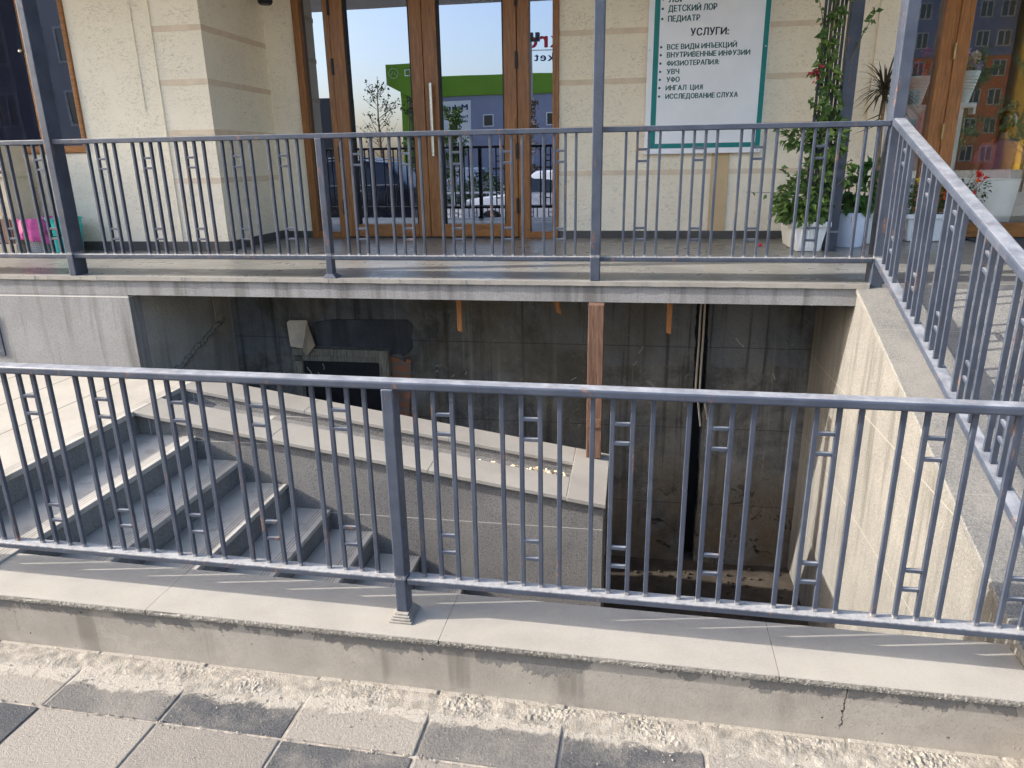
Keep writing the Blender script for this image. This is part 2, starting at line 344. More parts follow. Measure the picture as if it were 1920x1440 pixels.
def tag(o, label=None, cat=None, group=None, kind=None):
    for k, v in (('label', label), ('category', cat), ('group', group), ('kind', kind)):
        if v: o[k] = v
    return o
def thing(name, label, cat, loc=(0, 0, 0), rz=0., group=None):
    o = bpy.data.objects.new(name, None); COL.objects.link(o); o.location = loc; o.rotation_euler = (0, 0, rz); o.empty_display_size = .1
    ROOT[o.name] = (Vector(loc), rz); return tag(o, label, cat, group)
def struct(name, mb, mat, **k): return tag(part(name, mb, mat, None, **k), kind='structure')
def inst(name, src, parent, loc, rot=None):         # another part sharing the mesh of src
    o = bpy.data.objects.new(name, src.data); COL.objects.link(o); o.location = loc; o.parent = parent
    if rot: o.rotation_euler = rot
    return o
def lumpy(mb, amp, sc, cuts=0):
    if cuts: bmesh.ops.subdivide_edges(mb.b, edges=mb.b.edges[:], cuts=cuts, use_grid_fill=True)
    for v in mb.b.verts: v.co += Vector(mn.noise_vector(v.co*sc))*amp
    return mb

# ------------------------------------------------------------------ dimensions
ZF, YT, YF, YP = 1.07, 4.235, 6.62, 5.59       # terrace floor, terrace edge, facade, pilaster front
NA = R(-1.07); NP = Vector((-.759, 2.095, .22))  # near wall axis and post base
ND = Vector((math.cos(NA), math.sin(NA), 0)); NN = Vector((-math.sin(NA), math.cos(NA), 0))

# ------------------------------------------------------------------ ground, pavement, landing
g = MB(); g.poly([(-900, -900, -.15), (900, -900, -.15), (900, 1.0, -.15), (-900, 1.0, -.15)]); struct('ground', g, M['asphalt'], smooth=False)
g = MB(); g.poly([(-900, 12, .3), (900, 12, .3), (900, 900, .3), (-900, 900, .3)]); struct('far_ground', g, M['asphalt'], smooth=False)
g = MB(); t_ = .443; tones = {}
TONE = {(-3, 0): .45, (-2, 0): .95, (-1, 0): .33, (0, 0): .08, (1, 0): .9, (2, 0): .35, (3, 0): .1, (4, 0): .95, (5, 0): .8,
        (-3, 1): .9, (-2, 1): .06, (-1, 1): .92, (0, 1): .72, (1, 1): .12, (2, 1): .8, (3, 1): .85, (4, 1): .2}
def tile_xy(u, v): return NP + ND*u + NN*v       # wall-aligned grid
vt = []
for i in range(-16, 16):
    for j in range(-2, 13):
        u0_, v0_ = -.285-.443+.443*i, -.395-.443*j
        if j < 0: v0_ = -.395+.30; 
        hh = .443 if j >= 0 else .30
        if j == -2: continue
        key = (i, j+1) if j >= 0 else (i, 0)
        tn = TONE.get(key, rnd.choice((.08, .3, .75, .9, .95)))
        gp = .004; dz = rnd.uniform(-.002, .002)
        c = [tile_xy(u0_+gp, v0_-hh+gp), tile_xy(u0_+.443-gp, v0_-hh+gp), tile_xy(u0_+.443-gp, v0_-gp), tile_xy(u0_+gp, v0_-gp)]
        n0 = len(g.b.verts); g.hexa([(p.x, p.y, -.06) for p in c]+[(p.x, p.y, dz+rnd.uniform(-.0012, .0012)) for p in c])
        g.b.verts.ensure_lookup_table()
        for v in g.b.verts[n0:]: v[g.tone] = tn
struct('pavement', g, M['paver'], bevel=.005, seg=2)
g = MB(); c = [NP+ND*u+NN*v for u, v in ((-8, -5), (7, -5), (7, -.05), (-8, -.05))]; g.hexa([(p.x, p.y, -.16) for p in c]+[(p.x, p.y, -.0045) for p in c]); struct('pavement_bedding', g, M['sand'], smooth=False)
# ragged mortar strip along the wall foot
g = MB(); N_, K_ = 1150, 34; rows = []
def fz(u, v, f, k): return mn.noise(Vector((u*f, v*f, k)))
for i in range(N_+1):
    u = -2.2+4.4*i/N_; row = []
    wv = -.245-.05*mn.noise(Vector((u*2.1, 3, 0)))-.03*mn.noise(Vector((u*9, 8, 0)))-.012*mn.noise(Vector((u*40, 8, 5)))
    iv = -.118-.006*mn.noise(Vector((u*6, 1, 5)))-.004*mn.noise(Vector((u*30, 1, 7)))
    for k in range(K_+1):
        f = k/K_; v = wv+(iv-wv)*f; p = tile_xy(u, v)
        edge = min(1, f*2.2)*(1 if f < .95 else .55)
        rough_ = max(0, fz(u, v, 5, 9)+.35)
        z = -.004+edge*(.0085+.003*fz(u, v, 22, 1)+rough_*(.007*max(-.7, fz(u, v, 95, 2))+.0045*fz(u, v, 210, 3)))
        if k == K_: z = -.05
        row.append(g.b.verts.new((p.x, p.y, z)))
    rows.append(row)
for A, B in zip(rows, rows[1:]):
    for k in range(K_): g.b.faces.new([A[k], B[k], B[k+1], A[k+1]])
tag(part('mortar_strip', g, M['mortar']), 'crumbly pale mortar band smeared along the foot of the low concrete wall', 'mortar')
def grain(g, p, z, s_):     # one angular grit grain
    q = lambda a, b, c: (p.x+a*s_*rnd.uniform(.6, 1.1), p.y+b*s_*rnd.uniform(.6, 1.1), z+c*s_*rnd.uniform(.8, 1.2))
    g.hexa([q(-1, -1, -.3), q(1, -1, -.3), q(1, 1, -.3), q(-1, 1, -.3), q(-.6, -.6, .9), q(.6, -.6, .9), q(.6, .6, .9), q(-.6, .6, .9)])
g = MB()
for k in range(420):
    u = rnd.uniform(-2.1, 2.0); v = -.16-abs(rnd.gauss(0, .16)); p = tile_xy(u, v); s_ = abs(rnd.gauss(0, .0012))+.0007; grain(g, p, .002, s_)
for k in range(260):
    u = rnd.uniform(-2.1, 2.0); p = tile_xy(u, -.398+rnd.gauss(0, .006)); s_ = rnd.uniform(.0012, .0035); grain(g, p, .001, s_*1.1)
tag(part('loose_grit', g, simple('loose_sandy_grit', (.30, .27, .225), .95, .45, 90), smooth=False), 'loose sandy grit scattered on the pavers near the wall', 'grit', kind='stuff')
g = MB(); g.box(-12, 2.28, -.3, -2.87, YT, .348); struct('landing', g, M['granite'], smooth=False)
g = MB(); g.box(-12, 2.28, .348, -2.94, YT, .376); g2 = MB().box(-2.94, 2.28, .348, -2.855, YT, .378)
struct('landing_paving', g, M['landing'], smooth=False)
lt = part('landing_nosing', g2, M['tread'], None, bevel=.003, origin=(-2.855, 3, .378)); lt['kind'] = 'structure'

# ------------------------------------------------------------------ staircase
XS = [-2.87, -2.505, -2.245, -1.965, -1.708, -1.452, -1.178]; ZS = [.378, .228, .086, -.048, -.198, -.325, -.467]
while ZS[-1] > -1.15: XS.append(XS[-1]+.27); ZS.append(ZS[-1]-.142)
st = thing('staircase', 'stone staircase going down to the basement beside the low parapet', 'stairs', (-2.87, 2.9, .37))
for i in range(1, len(XS)):
    x0, x1, z = XS[i-1], XS[i], ZS[i]
    s_ = part('step', MB().box(x0+.001, 2.14, z-.75, x1, 3.598, z-.028), M['granite'], st)
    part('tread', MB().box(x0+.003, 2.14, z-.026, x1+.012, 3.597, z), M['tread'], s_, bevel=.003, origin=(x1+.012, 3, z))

# ------------------------------------------------------------------ double parapet between stair and pit
pw = thing('parapet_wall', 'sloping double parapet with twin pale copings beside the stairs', 'wall', (-2.87, 3.9, -1.6))
SLP = (-.045-.378)/(-.09+2.855)
def zt(x): return .378+SLP*(x+2.855)
def slope_box(mb, x0, x1, y0, y1, dt, db, zb=None):
    b0, b1 = (zt(x0)-db, zt(x1)-db) if zb is None else (zb, zb)
    mb.hexa([(x0, y0, b0), (x1, y0, b1), (x1, y1, b1), (x0, y1, b0), (x0, y0, zt(x0)-dt), (x1, y0, zt(x1)-dt), (x1, y1, zt(x1)-dt), (x0, y1, zt(x0)-dt)]); return mb
M['midwall'] = granite("granite_parapet", (.125, .12, .115), (.20, .19, .178), .75, jx=(1.5, -1.29, .0025), jz=(.42, -.64, .0025), jcol=(.45, .42, .37), stain=(.21, .195, .165), bs=.7)
part('front_wall', slope_box(MB(), -2.868, -.10, 3.60, 3.81, .026, 0, -1.68), M['midwall'], pw)
part('rear_wall', slope_box(MB(), -2.868, -.10, 4.06, 4.25, .026, 0, -1.68), M['midwall'], pw)
part('trough_bed', slope_box(MB(), -2.868, -.30, 3.811, 4.059, .085, 0, -1.6), M['midwall'], pw)
for k, (a, b) in enumerate(((-2.853, -2.019), (-2.0178, -1.079), (-1.0778, -.3002))):
    part('coping_slab', slope_box(MB(), a, b, 3.565, 3.825, 0, .025), M['coping'], pw, bevel=.003)
    part('coping_slab', slope_box(MB(), a-.0, b, 4.045, 4.275, 0, .025), M['coping'], pw, bevel=.003)
part('end_slab', slope_box(MB(), -.299, -.085, 3.562, 4.275, -.001, .025), M['coping'], pw, bevel=.003)
part('end_wall', MB().box(-.298, 3.605, -1.68, -.105, 4.245, -.046), M['midwall'], pw)
g = MB()
for k in range(520):
    x = rnd.triangular(-.95, -.31, -.42); y = rnd.uniform(3.83, 4.0) if x < -.55 else rnd.uniform(3.83, 4.03)
    if rnd.random() < (-.3-x)*.9: y = rnd.uniform(3.83, 3.88)
    z = zt(x)-.083+rnd.uniform(0, .012); s_ = rnd.uniform(.003, .011); d = Vector((rnd.uniform(-1, 1), rnd.uniform(-1, 1), rnd.uniform(-.3, .3))).normalized()*s_
    e = d.orthogonal()*.5; p = Vector((x, y, z)); g.poly([p-d-e, p+d-e, p+d+e, p-d+e]).poly([p-d-e+Vector((0, 0, .003)), p+d-e+Vector((0, 0, .003)), p+d+e])
tag(part('wood_chips', g, M['chips'], smooth=False), 'scatter of pale wood chips lying in the parapet trough', 'debris', kind='stuff')

# ------------------------------------------------------------------ near low wall
nw = thing('low_wall', 'low rough concrete wall with pale stone coping along the pavement', 'wall', NP-Vector((0, 0, .22)), NA)
part('wall_body', lumpy(MB().box(-3.2, -.104, -1.75, 2.018, .13, .1995), .004, 6, 0), M['conc'], nw, local=True, smooth=False)
def chipped(u0, u1):
    m = MB(); n = int((u1-u0)/.009); F = []
    for i in range(n+1):
        u = u0+(u1-u0)*i/n; a = .0025*mn.noise(Vector((u*23, 1, 0)))+.003*mn.noise(Vector((u*75, 2, 0)))
        b = .003*mn.noise(Vector((u*43, 7, 0)))
        F.append([m.b.verts.new(q) for q in ((u, .155, .2), (u, -.105, .2), (u, -.106, .203), (u, -.1185+a*.25, .2172), (u, -.1175+a*.3, .22), (u, .155, .22))])
    for A, B in zip(F, F[1:]):
        for k in range(6): m.b.faces.new([A[k], A[(k+1) % 6], B[(k+1) % 6], B[k]])
    m.b.faces.new(F[0]); m.b.faces.new(F[-1][::-1]); bmesh.ops.translate(m.b, vec=(0, 0, -.22), verts=m.b.verts); return m
cuts = [-3.2, -2.06, -.935, .168, 1.262, 2.018]
bmesh_off = Vector((0, 0, .22))
for a, b in zip(cuts, cuts[1:]):
    m = chipped(a+.0008, b-.0008); bmesh.ops.translate(m.b, vec=bmesh_off, verts=m.b.verts); cs = part('coping_slab', m, M['coping'], nw, local=True, smooth=False)
    e = MB(); n = int((b-a-.004)/.006); F = []      # rough sawn-and-snapped front face of the slab, its shade put into the dark colour
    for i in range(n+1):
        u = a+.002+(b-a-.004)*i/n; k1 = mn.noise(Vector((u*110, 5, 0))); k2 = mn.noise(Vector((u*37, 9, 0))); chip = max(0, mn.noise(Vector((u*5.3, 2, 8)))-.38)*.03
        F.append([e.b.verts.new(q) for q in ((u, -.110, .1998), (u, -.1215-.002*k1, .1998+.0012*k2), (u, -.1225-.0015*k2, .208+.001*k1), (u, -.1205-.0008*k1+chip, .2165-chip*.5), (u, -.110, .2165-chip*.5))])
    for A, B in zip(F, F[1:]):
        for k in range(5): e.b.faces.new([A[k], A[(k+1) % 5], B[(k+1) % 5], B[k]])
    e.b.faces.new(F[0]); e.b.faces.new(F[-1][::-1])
    part('shaded_broken_edge', e, M['copedge'], cs, local=True, smooth=False)

# ------------------------------------------------------------------ railings
def bar_mesh(w, d, h, mat, parent, bev=.0025): return part('baluster', MB().box(-w/2, -d/2, 0, w/2, d/2, h), mat, parent, bevel=bev, local=True)
def groups(root, starts, pitch, z0, z1, w, rungs, src, cut=lambda u: False):
    bar, rung = src
    for s_ in starts:
        for k in range(4):
            if not cut(s_+k*pitch): inst('baluster', bar, root, (s_+k*pitch+rnd.uniform(-.0012, .0012), 0, z0), (0, 0, rnd.uniform(-.02, .02)))
        if not cut(s_+2*pitch):
            for z in rungs: inst('rung', rung, root, (s_+1.5*pitch, 0, z+rnd.uniform(-.002, .002)))
def first(name, mb, mat, root, **k):       # hidden template removed after use
    o = part(name, mb, mat, root, local=True, **k); return o
def drop(*os):
    for o in os: bpy.data.objects.remove(o)
M['dustyplate'] = simple('dusty_steel_plate', (.215, .20, .178), .8, .25, 30, .3)
nr = thing('guard_railing', 'nearest slate grey metal railing standing on the low wall by the pavement', 'railing', NP, NA, 'slate grey metal railings')
B0 = .142; T0 = .848
part('top_rail', MB().box(-2.25, -.026, T0, 2.18, .030, .876), M['paint'], nr, bevel=.007, seg=3, local=True)
part('bottom_rail', MB().box(-2.25, -.026, B0, -.005, .024, B0+.023), M['paint'], nr, bevel=.004, local=True)
part('bottom_rail', MB().box(.035, -.026, B0-.002, 2.10, .024, B0+.022), M['paint'], nr, bevel=.004, local=True)
for u in (.012, -2.25, 2.14):
    po = part('post', MB().box(u-.021, -.029, .032, u+.021, .029, T0+.003), M['paint'], nr, bevel=.005, local=True)
    m = MB()
    for k in range(4): r_ = .041-.0055*k; m.box(u-r_, -r_-.014, .0005+.008*k, u+r_, r_+.012, .0075+.008*k)
    part('base_plate', m, M['dustyplate'], po, bevel=.0015, local=True)
bt = first('baluster', MB().box(-.0074, -.0066, 0, .0074, .0066, T0-B0-.022), M['paint'], nr, bevel=.002)
rg = first('rung', MB().box(-.0240, -.0065, -.006, .0240, .0065, .006), M['paint'], nr, bevel=.002)
groups(nr, [-2.015, -1.722, -1.429, -1.137, -.845, -.55, -.257], .0605, B0+.0228, 0, 0, (.268, .333, .697, .763), (bt, rg))
groups(nr, [.094, .378, .662, .952, 1.248, 1.544, 1.835], .0615, B0+.0218, 0, 0, (.268, .333, .697, .763), (bt, rg)); drop(bt, rg)

tr = thing('terrace_railing', 'grey metal railing along the raised terrace in front of the doors', 'railing', (0, YT+.02, ZF), 0, 'slate grey metal railings')
b0, t0 = .114, .826
part('top_rail', MB().box(-7.2, -.02, t0, 1.325, .022, t0+.029), M['paint'], tr, bevel=.004, local=True)
part('bottom_rail', MB().box(-7.2, -.02, b0, 1.325, .022, b0+.028), M['paint'], tr, bevel=.004, local=True)
po = part('post', MB().box(-1.866, -.022, .02, -1.825, .035, t0+.002), M['paint'], tr, bevel=.004, local=True)
part('base_plate', MB().hexa([(-1.89, -.034, .001), (-1.80, -.034, .001), (-1.80, .06, .001), (-1.89, .06, .001), (-1.868, -.024, .024), (-1.823, -.024, .024), (-1.823, .037, .024), (-1.868, .037, .024)]), M['paint'], po, bevel=.002, local=True)
bt = first('baluster', MB().box(-.007, -.0115, 0, .007, .0115, t0-b0-.027), M['paint'], tr, bevel=.0018)
rg = first('rung', MB().box(-.0240, -.0105, -.0065, .0240, .0105, .0065), M['paint'], tr, bevel=.0015)
gs = [-3.837-.31*k for k in range(11, 0, -1)]
groups(tr, gs+[-3.837]+[-3.386, -3.073, -2.779, -2.473, -2.173, -1.711, -1.414, -1.107, -.811, -.503, -.041, .266, .577, .894, 1.21], .0615, b0+.027, 0, 0, (.237, .302, .672, .733), (bt, rg), cut=lambda u: u > 1.3); drop(bt, rg)

# slanted railing on the ramp
RS = .368
def zr(y): return ZF-.02-RS*(YT-y)          # ramp surface
def slant(mb, x0, x1, ya, yb, z0, z1):      # bar following the ramp, heights above the ramp surface line
    mb.hexa([(x0, yb, zr(yb)+z0), (x1, yb, zr(yb)+z0), (x1, ya, zr(ya)+z0), (x0, ya, zr(ya)+z0), (x0, yb, zr(yb)+z1), (x1, yb, zr(yb)+z1), (x1, ya, zr(ya)+z1), (x0, ya, zr(ya)+z1)]); return mb
sr = thing('ramp_railing', 'slanting grey metal railing descending beside the granite ramp on the right', 'railing', (1.36, YT, ZF), 0, 'slate grey metal railings')
part('top_rail', slant(MB(), 1.33, 1.395, YT+.03, 2.06, .845, .885), M['paint'], sr, bevel=.008, seg=3)
part('bottom_rail', slant(MB(), 1.335, 1.39, YT+.03, 2.08, .125, .16), M['paint'], sr, bevel=.005)
bt = first('baluster', MB().box(-.011, -.0065, 0, .011, .0065, .688), M['paint'], sr, bevel=.002)
rg = part('rung', MB().hexa([(-.0065, -.0245, -.0065-.0245*RS), (.0065, -.0245, -.0065-.0245*RS), (.0065, .0245, -.0065+.0245*RS), (-.0065, .0245, -.0065+.0245*RS), (-.0065, -.0245, .0065-.0245*RS), (.0065, -.0245, .0065-.0245*RS), (.0065, .0245, .0065+.0245*RS), (-.0065, .0245, .0065+.0245*RS)]), M['paint'], sr, bevel=.0015, local=True)
for y in (4.176, 3.806, 3.475, 3.125, 2.778, 2.43):
    for k in range(4):
        yy = y-.0635*k; inst('baluster', bt, sr, (0.002, yy-YT, zr(yy)+.159-ZF))
    yy = y-.0635*1.5
    for h in (.27, .335, .71, .775): inst('rung', rg, sr, (.002, yy-YT, zr(yy)+h-ZF))
drop(bt, rg)

# ------------------------------------------------------------------ terrace
te = thing('terrace', 'raised tiled terrace with grey granite fascia in front of the building', 'terrace', (0, YT, 0))
part('floor', MB().box(-12, YT-.012, 1.046, 1.322, YF, ZF).box(1.3225, YT+.002, 1.046, 6, YF, ZF), M['terr'], te, smooth=False)
m = MB(); n = 300
for i in range(n):
    x = -6+7.318*i/n; w_ = 7.318/n; m.box(x, YT-.020-.004*mn.noise(Vector((x*13, 0, 0))), 1.043+.003*mn.noise(Vector((x*9, 4, 0))), x+w_, YT-.0125, ZF-.001)
part('broken_tile_edge', m, M['coping'], te, smooth=False)
part('fascia', MB().box(-12, YT-.004, .944, 1.30, YT+.05, 1.0425), M['fascia'], te, smooth=False)
part('slab_core', MB().box(-12, YT+.0505, .945, 6, YF+.3, 1.045), M['pit'], te, smooth=False)
part('front_wall', MB().box(-4.30, YT-.003, .20, -3.27, YT+.12, .9435).box(-12, YT-.003, .20, -5.4, YT+.12, .9435).box(-5.4, YT-.003, .20, -4.3, YT+.12, .50).box(-5.4, YT-.003, .79, -4.3, YT+.12, .9435), M['fascia'], te, smooth=False)
part('vent_frame', MB().box(-4.335, YT-.012, .50, -4.302, YT+.05, .79).box(-5.398, YT-.012, .50, -5.37, YT+.05, .79).box(-5.37, YT-.012, .50, -4.335, YT+.05, .53), M['paint'], te)
part('vent_void', MB().box(-5.39, YT+.06, .505, -4.31, YT+.10, .785), M['black'], te, smooth=False)

# ------------------------------------------------------------------ ramp and its side wall
rp = thing('granite_ramp', 'sloping grey granite ramp rising to the terrace on the right', 'ramp', (2.4, 2.6, 0))
def rbox(mb, x0, x1, ya, yb, dz0, zb):
    mb.hexa([(x0, yb, zb), (x1, yb, zb), (x1, ya, zb), (x0, ya, zb), (x0, yb, zr(yb)+dz0), (x1, yb, zr(yb)+dz0), (x1, ya, zr(ya)+dz0), (x0, ya, zr(ya)+dz0)]); return mb
part('ramp_slab', rbox(MB(), 1.56, 4.6, YT-.001, 1.35, -.002, -.15), M['ramp'], rp, smooth=False)
m = MB(); m.hexa([(1.252, 1.4, zr(1.4)-.03), (1.56, 1.4, zr(1.4)-.03), (1.56, YT-.001, zr(YT)-.03), (1.252, YT-.001, zr(YT)-.03), (1.252, 1.4, zr(1.4)), (1.56, 1.4, zr(1.4)), (1.56, YT-.001, zr(YT)), (1.252, YT-.001, zr(YT))])
part('ramp_coping', m, M['ramp'], rp, bevel=.005)
m = MB(); m.hexa([(1.262, 1.4, -1.7), (1.5, 1.4, -1.7), (1.5, YT-.001, -1.7), (1.262, YT-.001, -1.7), (1.262, 1.4, zr(1.4)-.031), (1.5, 1.4, zr(1.4)-.031), (1.5, YT-.001, zr(YT)-.031), (1.262, YT-.001, zr(YT)-.031)])
part('side_wall', m, M['rwall'], rp, smooth=False)
part('side_wall', MB().box(1.262, YT, -1.7, 1.5, 5.2, .943), M['rwall'], rp, smooth=False)

# ------------------------------------------------------------------ basement pit under the terrace
bw = thing('basement_wall', 'sooty cracked concrete basement wall in the dark pit under the terrace', 'wall', (0, 5.05, -1.6))
def ragged(x, z, s): return .010*mn.noise(Vector((s, z*2.2, 0)))+.009*mn.noise(Vector((s, z*11, 3)))+.006*mn.noise(Vector((s, z*34, 5)))
def wall_seg(x0, x1, rag0, rag1, y0=5.05, y1=5.2):
    m = MB(); n = 240; zs = [-1.7+2.644*i/n for i in range(n+1)]
    gx = lambda z: .02*(z-.0)    # the crack leans a little
    pts = [(x1+(ragged(x1, z, 5)+gx(z)*0 if rag1 else 0), z) for z in zs]+[(x0+(ragged(x0, z, 11) if rag0 else 0), z) for z in zs[::-1]]
    m.prism(pts, 'y', y0, y1); return m
part('left_section', wall_seg(-3.3, .475, False, True), M['pit'], bw, smooth=False)
part('right_section', wall_seg(.565, 1.262, True, False, 5.06), M['pit'], bw, smooth=False)
part('gap_backing', MB().box(.35, 5.201, -1.7, .7, 5.25, .943), M['black'], bw, smooth=False)
m = MB(); m.prism([(-3.27, YT+.121), (-3.035, 5.05), (-3.4, 5.05), (-3.4, YT+.121)], 'z', -1.7, .9435); part('side_wall', m, granite('lit_grimy_grey_render', (.20, .19, .168), (.28, .265, .235), .2, stain=(.12, .112, .098), bs=.8, sc=120), bw, smooth=False)  # grimy render, lighter than the back wall: caught light put into its colour
part('patched_render', MB().prism([(-2.36, .60), (-2.2, .625), (-1.62, .632), (-1.585, .60), (-1.60, .5), (-1.592, .42), (-1.64, .375), (-1.67, .35), (-1.69, .372), (-1.78, .36), (-1.77, .41), (-2.36, .415)], 'y', 5.035, 5.049), M['patch'], bw, bevel=.004)
part('exposed_brick', MB().prism([(-1.772, .345), (-1.70, .33), (-1.66, .30), (-1.64, .33), (-1.612, .32), (-1.625, .1), (-1.65, -.1), (-1.63, -.35), (-1.66, -1.2), (-1.772, -1.2)], 'y', 5.041, 5.0495), M['brick'], bw)
for pts in ([(-2.87, .38), (-2.80, .46), (-2.74, .50), (-2.72, .47), (-2.79, .41), (-2.84, .33)],):
    pass
g = MB()
for k in range(60):        # broken plaster edge crossing the side wall
    f = k/60; y = 4.42+.55*f; x = -3.27+.235*(y-4.356)/.694; z = .28+.36*f+.03*mn.noise(Vector((f*9, 2, 0)))
    g.ball((x+.012, y, z), (.012+.012*rnd.random(), .022*rnd.uniform(.6, 1.3), .016*rnd.uniform(.6, 1.6)), 6, 4)
part('broken_plaster', g, simple("broken_plaster", (.17, .155, .13), .95, .3, 30, .9, 60), bw, smooth=False)
part('plaster_strip', MB().hexa([(-3.105, 4.90, .55), (-3.085, 4.97, .52), (-3.06, 4.975, .52), (-3.08, 4.90, .55), (-3.105, 4.90, .94), (-3.085, 4.97, .94), (-3.06, 4.975, .94), (-3.08, 4.90, .94)]), simple("beige_plaster_patch", (.24, .215, .175), .95, .15, 9, .5), bw)
door = part('door', MB().box(-2.47, 5.02, -1.6, -1.852, 5.045, .343), M['blackdoor'], bw, bevel=.003)
part('door_frame', MB().box(-2.545, 5.0, -1.6, -2.472, 5.0485, .30).box(-1.850, 4.995, -1.6, -1.774, 5.0485, .40).box(-2.545, 5.0, .345, -1.851, 5.0485, .40).box(-2.47, 5.01, .30, -1.853, 5.0186, .3445), M['oldframe'], door, bevel=.004)
g = MB()
for x, z, L, a in ((-2.44, .25, .09, -1.1), (-2.31, .28, .05, -1.4), (-2.36, .21, .06, -1.0), (-1.3, .2, .03, .6), (-1.2, .22, .03, .9), (-1.42, .23, .025, .8), (-.4, .2, .05, .5), (.09, .42, .06, 1.1), (.05, .33, .04, .9), (.75, .55, .09, -.9), (1.02, .3, .05, -1.3)):
    p = Vector((x, 5.017 if x < -1.8 else 5.046, z)); d = Vector((math.cos(a), 0, math.sin(a)))*L; n_ = Vector((-math.sin(a), 0, math.cos(a)))*.0035
    for s0 in range(3):
        q = p+d*(s0/3)+n_*rnd.uniform(-1, 1); g.poly([q-n_, q+d/3-n_, q+d/3+n_, q+n_])
part('paint_scratches', g, simple("pale_scratch", (.30, .28, .24), .9), bw, smooth=False)
g = MB(); g.box(-3.4, 2.2, -1.40, 1.5, 5.3, -1.24)
struct('pit_floor', lumpy(g, .012, 3, 24), M['dirt'])
g = MB()
for k in range(260):
    x = rnd.uniform(-.05, 1.2); y = rnd.uniform(3.4, 5.0); s_ = rnd.uniform(.006, .02); g.ball((x, y, -1.24+s_*.3), (s_, s_*rnd.uniform(.6, 1), s_*.6), 6, 4)
tag(part('rubble', g, M['dirt'], smooth=False), 'loose rubble scattered over the floor of the pit', 'rubble', kind='stuff')
wp = thing('timber_post', 'reddish brown timber post propping the terrace slab on the parapet', 'post', (-.183, 4.2, -.03))
part('post_shaft', lumpy(MB().box(-.23, 4.15, zt(-.18)+.004, -.138, 4.225, .942), .002, 9), M['oldwood'], wp, bevel=.003)
g = MB().box(-.226, 4.141, .18, -.142, 4.1495, .235); part('nail_plate', g, simple("rusted_plate", (.13, .07, .04), .8, .3, 40), wp)
for (x, zb, tilt, lb) in ((-1.09, .685, .0, 'longest-looking orange batten hanging from the slab near the black door'), (-.465, .815, .03, 'short broken stub of batten hanging left of the timber post'), (.255, .70, .0, 'orange batten hanging from the slab right of the timber post')):
    ba = tag(part('hanging_batten', MB().hexa([(x-.014+tilt, 4.49, zb+.006), (x+.016+tilt, 4.49, zb-.006), (x+.016+tilt, 4.51, zb-.006), (x-.014+tilt, 4.51, zb+.006), (x-.017, 4.49, .944), (x+.017, 4.49, .944), (x+.017, 4.51, .944), (x-.017, 4.51, .944)]), M['batten'], bevel=.0015), lb.replace('longest-looking ', ''), 'batten', 'wood battens hanging under the slab')
for x, off, zb, lb in ((.495, .05, -.14, 'left beige cable hanging down beside the wall gap'), (.523, .085, -.06, 'right beige cable hanging down beside the wall gap')):
    pts = [(x+(off if z < .1 else 0)*(max(0, .35-z)/.45)**1.5+.004*mn.noise(Vector((z*3, x*40, 0))), 5.02, z) for z in [.944-.05*i for i in range(int((.944-zb)/.05)+1)]]
    tag(part('hanging_cable', MB().tube(pts, .0075, 8), M['cable']), lb, 'cable', 'cables hanging in the pit')
tb = thing('torn_board', 'torn cream board with folded flap fixed above the black basement door', 'board', (-2.47, 5.03, .5))
part('sheet', MB().prism([(-2.565, .60), (-2.545, .617), (-2.41, .622), (-2.395, .61), (-2.455, .40), (-2.50, .405), (-2.555, .415), (-2.56, .5)], 'y', 5.005, 5.012), M['card'], tb)
part('flap', MB().hexa([(-2.455, 4.99, .385), (-2.41, 4.97, .355), (-2.345, 4.985, .43), (-2.40, 5.0, .608), (-2.455, 4.996, .388), (-2.41, 4.976, .358), (-2.345, 4.991, .433), (-2.40, 5.004, .611)]), M['card2'], tb, smooth=False)

# ------------------------------------------------------------------ building
bl = thing('building', 'cream stucco building with orange oak doors and dark plinth', 'building', (0, YF, ZF))
ST = M['stucco']; TOP = 5.2
part('facade_wall', MB().box(-3.3, YF, ZF, -3.012, YF+.3, TOP).box(-.648, YF, ZF, 2.035, YF+.3, TOP).box(-3.012, YF, 3.36, -.648, YF+.3, TOP).box(2.035, YF, 3.36, 3.661, YF+.3, TOP).box(3.661, YF, ZF, 9, YF+.3, TOP), ST, bl, smooth=False)
part('left_block', MB().box(-4.44, YP, ZF, -3.30, YF+.3, TOP).box(-9, YP, ZF, -4.44, YP+.3, 1.865).box(-9, YP, 3.3, -4.44, YP+.3, TOP).box(-9, YP, 1.865, -6.6, YP+.3, 3.3), ST, bl, smooth=False)
part('relief_strip', MB().box(1.735, YF-.02, ZF, 1.865, YF-.001, 3.5).box(1.8655, YF-.035, ZF, 2.034, YF-.001, 3.5), ST, bl, bevel=.004)
part('relief_strip', MB().box(-3.722, YP-.012, ZF, -3.706, YP-.001, 3.5), ST, bl, bevel=.004)
part('relief_strip', MB().box(-3.876, YP-.008, 2.17, -3.862, YP-.001, 3.5), ST, bl, bevel=.003)
for z in (1.635, 2.005, 2.38, 2.765, 3.15):
    part('band', MB().box(-3.705, YP-.005, z-.021, -3.2955, YP-.0005, z+.021).box(-3.2995, YP-.0005, z-.021, -3.2955, YF-.001, z+.021), M['band'], bl)
    part('band', MB().box(-.645, YF-.005, z-.021, 1.733, YF-.0005, z+.021), M['band'], bl)
part('vertical_strip', MB().box(.662, YF-.009, 1.125, .808, YF-.0055, 1.9), simple("ochre_strip_paint", (.60, .44, .25), .75, .05), bl)
